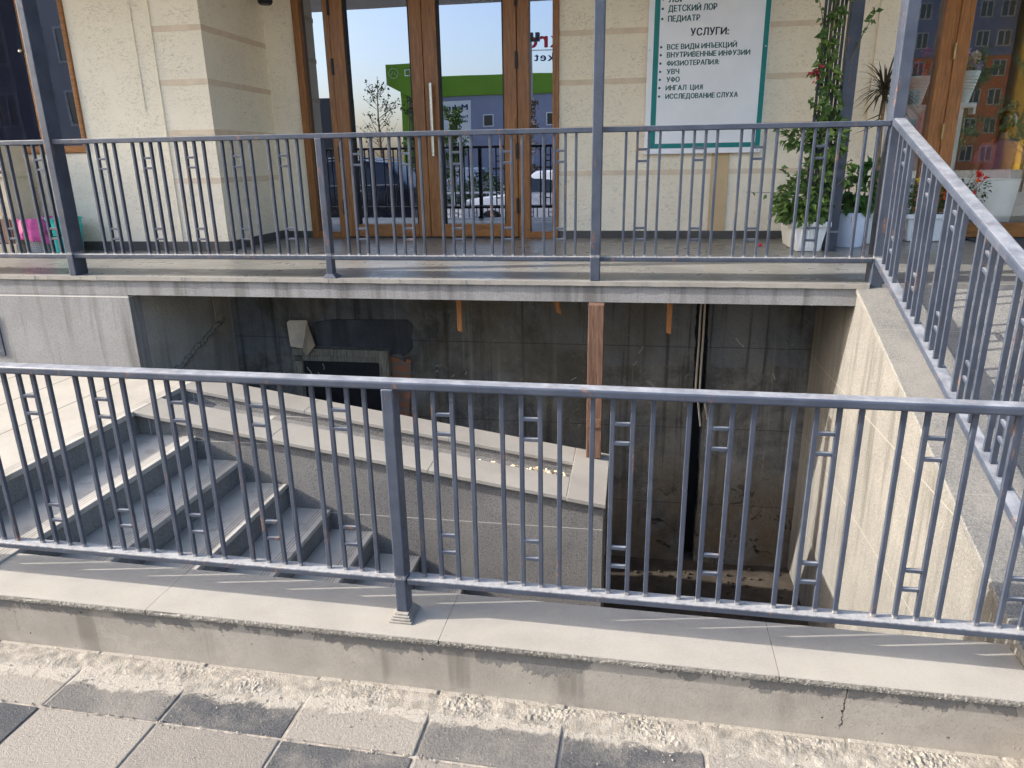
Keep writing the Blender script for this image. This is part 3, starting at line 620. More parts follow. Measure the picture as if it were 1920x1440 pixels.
part('plinth', MB().box(-9, YP-.014, ZF, -3.286, YP-.001, 1.145).box(-3.299, YP, ZF, -3.286, YF-.014, 1.145).box(-3.285, YF-.014, ZF, -3.014, YF-.001, 1.135).box(-.646, YF-.014, ZF, 1.733, YF-.001, 1.135), M['plinth'], bl, bevel=.002)
# entrance door group
fy = YF-.03
for x0, x1 in ((-3.01, -2.942), (-.703, -.650), (-2.725, -2.668), (-1.008, -.905)): part('door_jamb', MB().box(x0, fy, ZF, x1, YF+.1, 3.36), M['wood'], bl, bevel=.004)
for b_ in ((-2.9415, fy+.002, ZF, -2.7255, YF+.1, 1.13), (-.9045, fy+.002, ZF, -.7035, YF+.1, 1.13), (-2.9415, fy, 3.29, -.7035, YF+.1, 3.36)): part('frame_rail', MB().box(*b_), M['woodx'], bl, bevel=.004)
part('threshold', MB().box(-2.66, fy+.01, ZF+.001, -1.01, YF+.1, 1.083), M['dkbox'], bl); part('threshold', MB().box(2.46, fy+.01, ZF+.001, 3.54, YF+.1, 1.083), M['dkbox'], bl)
part('side_light', MB().box(-2.942, YF+.03, 1.13, -2.725, YF+.042, 3.29), M['glass'], bl)
part('side_light', MB().box(-.905, YF+.03, 1.13, -.703, YF+.042, 3.29), M['glass'], bl)
for x0, x1, hx in ((-2.664, -1.834, -2.662), (-1.830, -1.012, -1.012)):
    d_ = part('door_leaf', MB().box(x0, fy-.012, 1.085, x0+.125, YF+.06, 3.285), M['wood'], bl, bevel=.005)
    part('door_stile', MB().box(x1-.112, fy-.012, 1.085, x1, YF+.06, 3.285), M['wood'], d_, bevel=.005)
    for za, zb_ in ((1.085, 1.2), (3.2, 3.285)): part('door_rail', MB().box(x0+.1255, fy-.010, za, x1-.1125, YF+.06, zb_), M['woodx'], d_, bevel=.005)
    part('door_glass', MB().box(x0+.1255, YF+.01, 1.2, x1-.1125, YF+.022, 3.2), M['glass'], d_)
    part('glazing_bead', MB().box(x0+.1256, fy+.0, 1.2, x0+.137, YF+.009, 3.2).box(x1-.124, fy+.0, 1.2, x1-.1126, YF+.009, 3.2), M['black'], d_)
    for z in (1.36, 1.83, 2.57, 3.05): part('hinge', MB().box(hx-.011, fy-.024, z-.068, hx+.011, fy-.0125, z+.068), M['black'], d_, bevel=.003)
    if x0 > -2: 
        part('handle', MB().tube([(-1.765, fy-.07, 1.80), (-1.765, fy-.07, 2.405)], .0155, 14).tube([(-1.765, fy-.07, 1.93), (-1.765, fy-.008, 1.93)], .009, 10).tube([(-1.765, fy-.07, 2.27), (-1.765, fy-.008, 2.27)], .009, 10), M['steel'], d_)
# shop door and window
sh = part('shop_frame', MB().box(2.036, fy, ZF, 2.085, YF+.1, 3.36).box(2.345, fy, ZF, 2.452, YF+.1, 3.36).box(3.55, fy, ZF, 3.66, YF+.1, 3.36), M['wood'], bl, bevel=.004)
part('frame_rail', MB().box(2.0855, fy+.002, ZF, 2.3445, YF+.1, 1.2), M['woodx'], sh, bevel=.004)
part('shop_glass', MB().box(2.0855, YF+.03, 1.2, 2.3445, YF+.04, 3.3), M['shopglass'], sh)
sd = part('shop_door', MB().box(2.4525, fy-.012, 1.085, 2.552, YF+.06, 3.3).box(3.45, fy-.012, 1.085, 3.549, YF+.06, 3.3), M['wood'], bl, bevel=.005)
part('door_rail', MB().box(2.5525, fy-.010, 1.085, 3.4495, YF+.06, 1.2), M['woodx'], sd, bevel=.005)
part('shop_glass', MB().box(2.5525, YF+.01, 1.2, 3.4495, YF+.02, 3.3), M['shopglass'], sd)
for z in (1.92, 2.51): part('hinge', MB().tube([(2.447, fy-.02, z-.06), (2.447, fy-.02, z+.06)], .009, 10), M['brass'], sd)
# left window
wi = part('window_frame', MB().box(-6.6, YP-.02, 1.868, -4.442, YP+.08, 1.925).box(-4.475, YP-.02, 1.9255, -4.442, YP+.08, 3.3).box(-4.845, YP-.025, 1.9255, -4.752, YP+.08, 3.3), M['woodx'], bl, bevel=.004)
part('window_pane', MB().box(-4.7515, YP+.03, 1.9255, -4.4755, YP+.04, 3.3), M['winglass'], wi)
part('window_pane', MB().box(-6.6, YP+.02, 1.9255, -4.8455, YP+.03, 3.3), glass('curtained_glass', .05, (.55, .55, .62), (.8, .85, 1.0), .05), wi)
part('knob', MB().ball((-4.868, YP-.03, 2.65), .016).tube([(-4.868, YP-.03, 2.65), (-4.868, YP+.0, 2.65)], .006, 8), M['steel'], wi)
g = MB(); n = 60; ro = []
for i in range(n+1):
    x = -6.6+1.75*i/n; y = YP+.18+.02*math.sin(i*1.1); ro.append((g.b.verts.new((x, y, 1.87)), g.b.verts.new((x, y, 3.3))))
for a, b in zip(ro, ro[1:]): g.b.faces.new([a[0], b[0], b[1], a[1]])
part('curtain', g, simple("grey_net_curtain", (.17, .17, .19), .9, .1), wi)
# dark rooms behind the glass
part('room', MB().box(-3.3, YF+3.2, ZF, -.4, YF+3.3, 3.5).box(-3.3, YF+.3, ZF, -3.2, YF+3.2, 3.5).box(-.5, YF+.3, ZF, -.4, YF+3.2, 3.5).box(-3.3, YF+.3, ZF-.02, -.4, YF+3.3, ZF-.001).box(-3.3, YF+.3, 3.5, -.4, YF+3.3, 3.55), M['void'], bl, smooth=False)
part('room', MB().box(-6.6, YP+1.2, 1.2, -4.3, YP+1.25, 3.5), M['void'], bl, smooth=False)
part('shop_room', MB().box(1.5, YF+4.2, ZF, 6, YF+4.3, 3.5).box(1.5, YF+.3, ZF, 1.6, YF+4.2, 3.5).box(6, YF+.3, ZF, 6.1, YF+4.2, 1.6).box(1.5, YF+.3, ZF-.02, 6, YF+4.3, ZF-.001).box(1.5, YF+.3, 3.5, 6, YF+4.3, 3.55), simple("shop_wall_paint", (.10, .085, .07), .8, .2, 3), bl, smooth=False)  # shop's unseen right wall stops low, left open to let sky light in
part('ceiling_lamp', MB().lathe([(.05, 0), (.062, .02), (.06, .09)], (-3.13, 6.36, 3.05), 24).tube([(-3.13, 6.36, 3.13), (-3.13, 6.36, 3.49)], .008, 8), M['black'], bl)
# canopy
cn = thing('canopy', 'flat canopy over the terrace carried on slate grey steel posts', 'canopy', (0, YT, ZF))
part('roof_slab', MB().box(-24, YT-.02, 3.49, 5.2, YP+.4, 3.72).box(-3.29, YP+.4, 3.49, 5.2, YF-.04, 3.72), simple("pale_bounce_soffit", (.62, .61, .60), .7, .08), cn, smooth=False)  # soffit made pale so that it bounces light onto the facade
part('post', MB().box(-3.665, YT-.012, ZF+.001, -3.618, YT+.105, 3.489), M['paint'], cn, bevel=.004)
part('post', MB().box(-.228, YT-.012, ZF+.001, -.172, YT+.105, 3.489), M['paint'], cn, bevel=.004)
part('post', MB().box(1.326, YT+.0, 1.036, 1.388, YT+.11, 3.489), M['paint'], cn, bevel=.004)
part('post', MB().box(1.43, 5.70, ZF+.001, 1.515, 5.78, 3.489), M['paint'], cn, bevel=.004)
tl = thing('trellis', 'dark slatted trellis beside the inner post behind the climbing vine', 'trellis', (1.35, 5.74, ZF))
for k in range(6): part('slat', MB().box(1.262+.026*k, 5.73, ZF+.02, 1.280+.026*k, 5.745, 3.45), M['dkbox'], tl, bevel=.002)
for z in (1.3, 2.2, 3.1): part('cross_bar', MB().box(1.26, 5.746, z, 1.429, 5.758, z+.02), M['dkbox'], tl)

# ------------------------------------------------------------------ information board
sg = thing('information_board', 'white medical information board with teal border hanging on the stucco wall', 'sign', (.57, 6.58, 1.79))
part('panel', MB().box(.088, 6.56, 1.785, 1.045, 6.611, 3.35), M['board'], sg, bevel=.003)
by = 6.5595
for x, z in ((.108, 1.806), (1.025, 1.806), (.108, 2.6), (1.025, 2.6)): part('screw', MB().tube([(x, 6.5595, z), (x, 6.5575, z)], .006, 10), M['steel'], sg)
part('border', MB().box(.135, by-.0012, 1.83, .178, by, 3.3).box(1.000, by-.0012, 1.83, 1.040, by, 3.3).box(.1785, by-.0012, 1.83, .9995, by, 1.868), M['teal'], sg, smooth=False)
GL = {}
def glyph(ch):          # triangulated outline of one letter: verts (x from 0, y), faces, width
    if ch in GL: return GL[ch]
    def raw(c):
        cu = bpy.data.curves.new('txt', 'FONT'); cu.body = c; cu.size = 1; cu.resolution_u = 4
        to = bpy.data.objects.new('txt', cu); COL.objects.link(to); dg = bpy.context.evaluated_depsgraph_get(); me = bpy.data.meshes.new_from_object(to.evaluated_get(dg)); bpy.data.objects.remove(to)
        v = [(q.co.x, q.co.y) for q in me.vertices]; a = min(x for x, y in v); return [(x-a, y) for x, y in v], [tuple(p.vertices) for p in me.polygons]
    def join(*ps):
        V_, F_ = [], []
        for v, f in ps: F_ += [tuple(i+len(V_) for i in q) for q in f]; V_ += v
        return V_, F_
    def rect(x0, y0, x1, y1): return [(x0, y0), (x1, y0), (x1, y1), (x0, y1)], [(0, 1, 2, 3)]
    H = .727
    if ch == 'Ф':
        o, f = raw('О'); w = max(x for x, y in o); o = [(x, .10+y*.72) for x, y in o]; g_ = join((o, f), rect(w/2-.05, 0, w/2+.05, H))
    elif ch in 'ЫЪЬ':
        o, f = raw('P'); w = max(x for x, y in o); o = [(x, H-y) for x, y in o]; f = [q[::-1] for q in f]; g_ = (o, f)
        if ch == 'Ы': g_ = join((o, f), rect(w+.09, 0, w+.18, H))
        if ch == 'Ъ': g_ = join(([(x+.15, y) for x, y in o], f), rect(0, H-.085, .2, H))
    elif ch == 'Я': o, f = raw('R'); w = max(x for x, y in o); g_ = ([(w-x, y) for x, y in o], [q[::-1] for q in f])
    elif ch == 'И': o, f = raw('N'); w = max(x for x, y in o); g_ = ([(w-x, y) for x, y in o], [q[::-1] for q in f])
    elif ch == 'Й': o, f = raw('N'); w = max(x for x, y in o); g_ = join(([(w-x, y) for x, y in o], [q[::-1] for q in f]), rect(w*.25, .78, w*.75, .85))
    else: g_ = raw(ch)
    GL[ch] = (g_[0], g_[1], max(x for x, y in g_[0])); return GL[ch]
def text(body, x0, x1, zb, h, y, mat, parent, name='lettering', bold=.0, flip=False, sp=1.0):
    pen = 0; lay = []
    for ch in body:
        if ch == ' ': pen += .27; continue
        lay.append((ch, pen)); pen += glyph(ch)[2]+.145
    tot = pen-.145; m = MB(); big = h > .3; th = .05 if big else .0004
    for q, (ox, oz) in enumerate(((-.048, 0), (0, .02), (.048, 0), (0, -.02))):
        for ch, p in lay:
            V_, F_, w = glyph(ch); vs = []
            for gx, gy in V_:
                u = (p+gx)/tot; vs.append(m.b.verts.new((x0+(x1-x0)*u+ox*h*(-1 if x1 < x0 else 1), y+(-1 if not big else 1)*(.0006+th*.5*q), zb+h*(gy/.727+oz))))
            for f in F_:
                try: m.b.faces.new([vs[i] for i in f])
                except ValueError: pass
    return part(name, m, mat, parent, smooth=False)
LN = [('ЛОР', .243, .362, 2.95, .05), ('ДЕТСКИЙ ЛОР', .243, .623, 2.882, .046), ('ПЕДИАТР', .244, .494, 2.809, .043), ('ВСЕ ВИДЫ ИНЪЕКЦИЙ', .246, .797, 2.601, .040), ('ВНУТРИВЕННЫЕ ИНФУЗИИ', .248, .905, 2.541, .040),
      ('ФИЗИОТЕРАПИЯ:', .25, .667, 2.478, .039), ('УВЧ', .252, .351, 2.415, .039), ('УФО', .253, .358, 2.354, .039), ('ИНГАЛ  ЦИЯ', .249, .547, 2.290, .039), ('ИССЛЕДОВАНИЕ СЛУХА', .250, .833, 2.224, .039)]
for b_, x0, x1, zb, h in LN:
    l_ = text(b_, x0, x1, zb, h, by, M['ink'], sg); part('bullet', MB().prism([(.197+.0095*math.cos(a*.5236), zb+h*.5+.0095*math.sin(a*.5236)) for a in range(12)], 'y', by-.0012, by-.0001), M['ink'], l_, smooth=False)
text('УСЛУГИ:', .428, .727, 2.698, .056, by, M['ink2'], sg, 'heading')

# ------------------------------------------------------------------ plants and pots on the terrace
def rect_pot(name, label, x0, x1, y0, y1, z0, z1, mat, group=None, flare=.03, ribs=0):
    t = thing(name, label, 'planter', ((x0+x1)/2, (y0+y1)/2, z0), 0, group); f = flare
    m = MB(); m.hexa([(x0+f, y0+f, z0+.002), (x1-f, y0+f, z0+.002), (x1-f, y1-f, z0+.002), (x0+f, y1-f, z0+.002), (x0, y0, z1), (x1, y0, z1), (x1, y1, z1), (x0, y1, z1)])
    part('pot_body', m, mat, t, bevel=.012, seg=3)
    r = .014; m = MB()
    m.box(x0-r, y0-r, z1-.032, x1+r, y0+.004, z1+.006).box(x0-r, y1-.004, z1-.032, x1+r, y1+r, z1+.006).box(x0-r, y0+.0045, z1-.032, x0+.004, y1-.0045, z1+.006).box(x1-.004, y0+.0045, z1-.032, x1+r, y1-.0045, z1+.006)
    part('rim', m, mat, t, bevel=.005)
    if ribs:
        m = MB()
        for k in range(ribs):
            x = x0+f+.025+(x1-x0-2*f-.05)*k/(ribs-1); m.hexa([(x-.007, y0+f*.93-.006, z0+.025), (x+.007, y0+f*.93-.006, z0+.025), (x+.007, y0+f+.01, z0+.025), (x-.007, y0+f+.01, z0+.025), (x-.007, y0+.004-.006, z1-.04), (x+.007, y0+.004-.006, z1-.04), (x+.007, y0+.014, z1-.04), (x-.007, y0+.014, z1-.04)])
        part('rib', m, mat, t, bevel=.003)
    part('soil', MB().box(x0+.006, y0+.006, z1-.03, x1-.006, y1-.006, z1+.001), M['soil'], t); return t
rect_pot('planter_box', 'short white ribbed planter box at the foot of the climbing bougainvillea', 1.185, 1.425, 5.62, 6.2, ZF, 1.285, M['white'], 'white planters and pots', .035, 6)
bo = thing('bougainvillea', 'green bougainvillea climbing the slatted trellis, a few magenta flowers', 'plant', (1.3, 5.85, 1.28))
g = MB(); tw = MB(); pk = MB()
def cluster(mb, c, r, n, L, tone=(.0, 1.), drop_=.3):
    for k in range(n):
        d = Vector((rnd.gauss(0, 1), rnd.gauss(0, 1), rnd.gauss(0, 1))).normalized(); q = Vector(c)+Vector((d.x*r[0], d.y*r[1], d.z*r[2]))*rnd.uniform(.35, 1)**.6
        dd = d+Vector((rnd.uniform(-.6, .6), rnd.uniform(-.6, .6), rnd.uniform(-.6, .3)-drop_)); l = L*rnd.uniform(.6, 1.25)
        mb.leaf(q, dd, l, l*.62, min(1, max(0, rnd.uniform(*tone))))
cluster(g, (1.29, 5.84, 1.43), (.20, .24, .16), 620, .062); cluster(g, (1.24, 5.72, 1.34), (.17, .18, .07), 230, .062, (.1, 1)); cluster(g, (1.36, 5.8, 1.60), (.13, .15, .15), 280, .06)
cluster(g, (1.36, 5.72, 1.85), (.12, .08, .2), 300, .065); cluster(g, (1.19, 5.74, 1.87), (.13, .05, .055), 100, .06)
for z in [1.95+.045*i for i in range(34)]:
    cluster(g, (1.335+.035*math.sin(z*7), 5.70, z), (.055, .03, .045), 15 if z < 2.55 else 9, .06)
for base, tip, n in (((1.25, 5.7, 1.45), (.87, 5.7, 1.50), 9), ((1.22, 5.7, 1.5), (1.07, 5.7, 1.67), 12), ((1.25, 5.72, 1.86), (1.03, 5.70, 1.94), 18), ((1.27, 5.70, 2.55), (1.20, 5.66, 2.78), 9), ((1.46, 5.68, 2.38), (1.57, 5.66, 2.66), 13), ((1.27, 5.71, 2.33), (1.21, 5.68, 2.30), 9), ((1.28, 5.71, 2.05), (1.22, 5.69, 2.12), 14), ((1.46, 5.66, 1.55), (1.57, 5.66, 1.62), 5), ((1.50, 5.69, 1.65), (1.53, 5.66, 1.72), 6)):
    a, b = Vector(base), Vector(tip); tw.tube([a, a.lerp(b, .5)+Vector((0, 0, .02)), b], [.004, .003, .0015], 5)
    for k in range(n):
        q = a.lerp(b, rnd.uniform(.25, 1.05)); d = Vector((rnd.uniform(-1, 1), rnd.uniform(-.8, .5), rnd.uniform(-.9, .6))); l = rnd.uniform(.035, .06); g.leaf(q, d, l, l*.65, rnd.uniform(.1, .9))
tw.tube([(1.30, 5.85, 1.27), (1.33, 5.77, 1.6), (1.35, 5.72, 2.0), (1.32, 5.72, 2.5), (1.35, 5.72, 3.3)], [.014, .012, .009, .007, .004], 7)
part('foliage', g, M['leaf'], bo, smooth=False); part('stem', tw, M['twig'], bo)
for c in ((1.235, 5.68, 2.30), (1.20, 5.68, 2.285), (1.265, 5.68, 2.325), (1.25, 5.68, 2.25)): cluster(pk, c, (.012, .012, .014), 5, .034, (0, 1), 0)
part('petals', pk, M['pink'], bo, smooth=False)
t = thing('round_pot', 'bluish white glazed round pot with broad leaved plant', 'pot', (1.68, 6.02, ZF), 0, 'white planters and pots')
part('pot_body', MB().lathe([(.098, .002), (.104, .012), (.128, .255), (.130, .262), (.122, .264), (.118, .24), (.1, .235)], (1.675, 6.02, ZF), 36), M['bluewhite'], t)
part('soil', MB().lathe([(.1175, .22), (.1175, .241)], (1.675, 6.02, ZF), 24), M['soil'], t)
t = thing('broad_leaved_shrub', 'broad leaved green shrub growing in the bluish round pot', 'plant', (1.675, 6.02, 1.31))
g = MB(); cluster(g, (1.72, 6.0, 1.50), (.13, .12, .16), 150, .095, (.1, 1)); cluster(g, (1.63, 5.98, 1.37), (.11, .09, .06), 55, .07, (.0, .8)); cluster(g, (1.80, 6.0, 1.63), (.06, .06, .08), 28, .10, (.2, 1))
part('foliage', g, M['leaf2'], t, smooth=False); tw = MB()
for k in range(9):
    a = k*.7; tw.tube([(1.675+.04*math.cos(a), 6.02+.04*math.sin(a), 1.30), (1.70+.09*math.cos(a), 6.0+.08*math.sin(a), 1.45), (1.72+.1*math.cos(a+.3), 6.0+.1*math.sin(a+.3), 1.6)], [.006, .005, .002], 6)
part('stem', tw, M['twig'], t)
rect_pot('square_pot', 'white square pot under the spiky dracaena, half hidden by the corner post', 1.79, 1.98, 6.12, 6.31, ZF, 1.36, M['white'], 'white planters and pots', .02)
t = thing('dracaena', 'dracaena with a bare cane and a tuft of spiky dark leaves', 'plant', (1.875, 6.2, 1.36))
part('stem', MB().tube([(1.875, 6.2, 1.34), (1.872, 6.2, 1.75), (1.862, 6.18, 1.95), (1.85, 6.17, 2.22)], [.02, .019, .013, .012], 10), M['stem'], t)
g = MB()
for k in range(95):
    a = rnd.uniform(0, 6.283); el = rnd.uniform(-.3, 1.35); L = rnd.uniform(.2, .36); p = Vector((1.85, 6.17, 2.20+rnd.uniform(-.04, .05))); d = Vector((math.cos(a)*math.cos(el), math.sin(a)*math.cos(el), math.sin(el))); sd = d.cross(Vector((0, 0, 1))).normalized(); tn = rnd.random(); prev = None
    for s_ in range(6):
        f = s_/5; q = p+d*L*f-Vector((0, 0, 1))*(L*.55*f*f*max(0, math.cos(el))); w = .0105*(1-f)**.6*(1 if f > 0 else .6)
        A, B = g.b.verts.new(q+sd*w), g.b.verts.new(q-sd*w); A[g.tone] = B[g.tone] = tn
        if prev: g.b.faces.new([prev[0], A, B, prev[1]])
        prev = (A, B)
for a, z in ((2.6, 2.05), (2.9, 1.98), (3.6, 2.02), (.4, 2.0)):
    p = Vector((1.86, 6.18, z)); d = Vector((math.cos(a)*.9, math.sin(a)*.3, -.35))*.24; s_ = Vector((0, 0, .006)); g.poly([p-s_, p+d, p+s_], .9)
part('blades', g, M['drac'], t, smooth=False)
rect_pot('long_planter', 'long white planter box of roses below the shop window', 2.2, 2.66, 6.33, 6.52, ZF, 1.285, M['white'], 'white planters and pots', .02, 0)
t = thing('rose_bush', 'low rose bush with red, orange and yellow blooms in the long planter', 'plant', (2.42, 6.42, 1.28))
g = MB(); cluster(g, (2.36, 6.4, 1.42), (.22, .10, .13), 420, .032); cluster(g, (2.55, 6.38, 1.42), (.12, .08, .14), 160, .03); cluster(g, (2.69, 6.33, 1.46), (.07, .06, .15), 90, .03, (0, .6))
part('foliage', g, M['leaf3'], t, smooth=False)
tw = MB()
for x, z in ((2.22, 1.55), (2.45, 1.45), (2.65, 1.55), (2.68, 1.5), (2.72, 1.56), (2.63, 1.6), (2.75, 1.43)): tw.tube([(2.42+(x-2.42)*.6, 6.40, 1.27), (x*.7+2.42*.3, 6.37, 1.4), (x, 6.33, z)], [.004, .003, .002], 5)
part('stem', tw, M['twig'], t)
def bloom(c, r, mat, n=16):
    m = MB()
    for k in range(n): m.leaf(Vector(c)+Vector((rnd.gauss(0, .3*r), rnd.gauss(0, .3*r), rnd.gauss(0, .3*r))), (rnd.gauss(0, 1), rnd.gauss(0, 1), rnd.gauss(0, 1)), r*1.3, r*1.2, rnd.random())
    return part('petals', m, mat, t, smooth=False)
for c, mm, r in (((2.222, 6.30, 1.56), 'yellow', .016), ((2.445, 6.30, 1.465), 'orange', .018), ((2.44, 6.30, 1.425), 'orange', .018), ((2.655, 6.28, 1.585), 'red', .018), ((2.70, 6.28, 1.565), 'red', .014), ((2.65, 6.28, 1.55), 'orange', .016), ((2.63, 6.28, 1.455), 'red', .016), ((2.635, 6.27, 1.61), 'red', .014)): bloom(c, r, M[mm])
m = MB(); tag(part('fallen_blossom', MB().ball((1.02, 6.0, ZF+.012), (.018, .015, .013), 8, 6), M['pink']), 'single magenta blossom fallen on the terrace floor', 'flower')
tag(part('door_mat', MB().box(2.72, 5.75, ZF+.002, 3.6, 6.53, ZF+.014), simple("charcoal_ribbed_mat", (.05, .052, .055), .95, .3, 60, .9, 160), bevel=.003), 'charcoal door mat on the terrace in front of the shop door', 'mat')

# ------------------------------------------------------------------ things at the left end of the terrace
t = thing('pedestal_unit', 'cream shelf unit with brown lower panel against the left wall', 'shelf unit', (-5.12, 5.4, ZF))
part('frame', MB().box(-5.02, 5.22, ZF, -4.955, 5.5, 1.93).box(-5.6, 5.44, 1.22, -5.021, 5.5, 1.90), M['beige'], t, bevel=.004)
part('shelf', MB().box(-5.6, 5.2, 1.685, -4.93, 5.50, 1.715), M['beige'], t, bevel=.004)
part('shelf', MB().box(-5.6, 5.2, 1.36, -5.021, 5.43, 1.385), M['beige'], t, bevel=.004)
part('lower_panel', MB().box(-5.6, 5.205, ZF+.10, -4.97, 5.219, 1.36), M['brownpanel'], t, bevel=.003)
part('base_rail', MB().box(-5.6, 5.2, ZF, -4.95, 5.22, ZF+.09), M['beige'], t, bevel=.003)
t = thing('dark_case', 'graphite grey case resting on the cream shelf unit', 'case', (-5.1, 5.3, 1.716)); part('case_body', MB().box(-5.4, 5.23, 1.718, -4.985, 5.42, 1.915), M['dkbox'], t, bevel=.012, seg=3); part('tray', MB().box(-5.42, 5.215, 1.7155, -4.94, 5.22, 1.735), M['black'], t, bevel=.003)
def basket(cx, cy, r0, r1, h, n=30): return [(r0, .002), (r0+.004, .01), (r1, h), (r1+.012, h), (r1+.012, h+.015), (r1-.004, h+.015), (r1-.008, h-.02)]
t = thing('waste_basket', 'white woven basket lined with a pink plastic bag', 'basket', (-4.86, 5.36, ZF))
wm = NT("woven_white_plastic"); zz = wm.sep()[2]; a_ = wm.math('FRACT', wm.math('MULTIPLY', zz, 70)); b_ = wm.math('FRACT', wm.math('MULTIPLY', wm.sep()[0], 80)); mk = wm.math('MAXIMUM', wm.math('LESS_THAN', a_, .3), wm.math('LESS_THAN', b_, .3))
part('basket_body', MB().lathe(basket(0, 0, .095, .135, .27), (-4.86, 5.36, ZF), 36), wm.done(wm.mix(mk, (.72, .71, .69), (.35, .34, .33)), .5, wm.bump(mk, .6, .006)), t)
m = MB(); n = 48
rings = []
for j, (r, z) in enumerate(((.128, .25), (.142, .29), (.152, .292), (.158, .26), (.155, .20), (.150, .15))):
    rings.append([m.b.verts.new((-4.86+(r+(.008*math.sin(k*1.9+j)+.006*rnd.uniform(-1, 1)))*math.cos(k*.1309), 5.36+(r+.008*math.sin(k*1.7+j))*math.sin(k*.1309), ZF+z-(.05*(.5+.5*math.sin(k*.1309*2+2.2))+.03*rnd.random() if j > 3 else 0)+.006*math.sin(k*2.3))) for k in range(n)])
for A, B in zip(rings, rings[1:]):
    for k in range(n): m.b.faces.new([A[k], A[(k+1) % n], B[(k+1) % n], B[k]])
part('bag_liner', m, M['pinkbag'], t)
t = thing('bucket', 'teal plastic bucket standing beside the left canopy post', 'bucket', (-4.615, 5.37, ZF))
part('bucket_body', MB().lathe([(.10, .002), (.104, .01), (.124, .20), (.13, .2), (.130, .235), (.126, .24), (.126, .275), (.136, .278), (.136, .292), (.126, .292), (.12, .26)], (-4.615, 5.37, ZF), 36), M['tealplastic'], t)
part('handle', MB().tube([(-4.615+.136*math.cos(a), 5.37-.02-.13*math.sin(a)*.9, ZF+.25-.10*math.sin(a)) for a in [math.pi*i/16 for i in range(17)]], .003, 6), M['black'], t)

# ------------------------------------------------------------------ inside the shop
t = thing('display_backdrop', 'white display panel draped with pale pink cloth behind the narrow shop pane', 'panel', (2.32, 6.95, ZF)); part('board', MB().box(2.19, 6.92, ZF, 2.47, 6.95, 2.12), M['white'], t, bevel=.004)
g = MB(); n = 14; rows = []
for i in range(n+1):
    u = i/n; row = []
    for j in range(13):
        v = j/12; x = 2.31+.16*u; zt_ = 2.12-.24*(1-u)**2.2; z = zt_-(zt_-1.80+.10*u)*v; row.append(g.b.verts.new((x+.02*v*(1-u)*-1, 6.905-.012*math.sin(u*16+v*1.5)-.012*v, z)))
    rows.append(row)
for A, B in zip(rows, rows[1:]):
    for k in range(12): g.b.faces.new([A[k], B[k], B[k+1], A[k+1]])
part('pink_cloth', g, M['pinkcloth'], t)
t = thing('display_stand', 'tall white display stand with a side bracket inside the shop', 'stand', (2.69, 6.9, ZF))
part('upright', MB().box(2.60, 6.88, ZF, 2.70, 6.94, 2.11), M['white'], t, bevel=.003); part('bracket', MB().box(2.58, 6.86, 2.111, 2.785, 6.96, 2.15).box(2.765, 6.86, 2.06, 2.785, 6.96, 2.1105), M['white'], t, bevel=.003)
def vase(name, label, cx, cy, z, s_, gr): 
    t = thing(name, label, 'vase', (cx, cy, z), 0, gr); pr = []
    for i in range(21): f = i/20; pr.append(((.045+.055*f+.003*math.sin(f*60))*s_, .24*f*s_))
    part('vase_body', MB().lathe(pr+[(pr[-1][0]-.008, .24*s_)], (cx, cy, z), 26), M['white'], t); return t
vase('ribbed_vase', 'larger ribbed white vase with pink roses on the tall display stand', 2.69, 6.91, 2.151, 1.0, 'white vases in the shop')
part('plinth_shelf', MB().box(2.27, 7.0, 2.13, 2.5, 7.15, 2.15).box(2.30, 7.05, ZF, 2.47, 7.12, 2.129), M['white'], thing('corner_shelf', 'narrow white shelf behind the display panel in the shop', 'shelf', (2.38, 7.08, ZF)))
vase('ribbed_vase', 'smaller ribbed white vase with red flowers behind the narrow shop pane', 2.385, 7.08, 2.151, .95, 'white vases in the shop')
for lb, c, ms, n in (('pink and lilac artificial roses in the larger ribbed vase', (2.70, 6.9, 2.46), ('rosepink', 'lilac', 'rosepink', 'pinkcloth'), 9), ('faded red flowers in the smaller ribbed vase', (2.37, 7.06, 2.45), ('rosepink', 'pink'), 6)):
    t = thing('flower_bunch', lb, 'flowers', (c[0], c[1], c[2]-.08), 0, 'artificial flowers in vases'); tw = MB()
    for k in range(n):
        q = Vector(c)+Vector((rnd.uniform(-.07, .09), rnd.uniform(-.05, .05), rnd.uniform(-.05, .13))); tw.tube([(c[0], c[1], c[2]-.15), q], [.003, .002], 5); bloom(q, .032, M[ms[k % len(ms)]], 18)
    part('stem', tw, M['twig'], t)
t = thing('white_tub', 'large round white tub behind the glass at the right edge', 'pot', (3.11, 6.98, ZF), 0, 'white pots inside the shop'); part('tub_body', MB().lathe([(.112, .002), (.115, .02), (.158, .455), (.166, .462), (.158, .466), (.15, .44)], (3.11, 6.98, ZF), 40), M['white'], t)
rect_pot('square_tub', 'square white tub beside the round tub inside the shop', 2.75, 2.985, 7.2, 7.4, ZF, 1.53, simple('grey_white_plastic', (.5, .51, .51), .5, .05), 'white pots inside the shop', .05)
t = thing('stool', 'plain dark stool under the person inside the shop', 'stool', (3.30, 7.5, ZF)); part('seat', MB().lathe([(.15, .42), (.16, .43), (.16, .45), (.15, .46)], (3.30, 7.5, ZF), 24), M['dkbox'], t)
for k in range(4): a = .785+k*1.571; part('leg', MB().tube([(3.30+.17*math.cos(a), 7.5+.17*math.sin(a), ZF), (3.30+.12*math.cos(a), 7.5+.12*math.sin(a), ZF+.42)], .012, 8), M['dkbox'], t)
t.scale = (.82,)*3
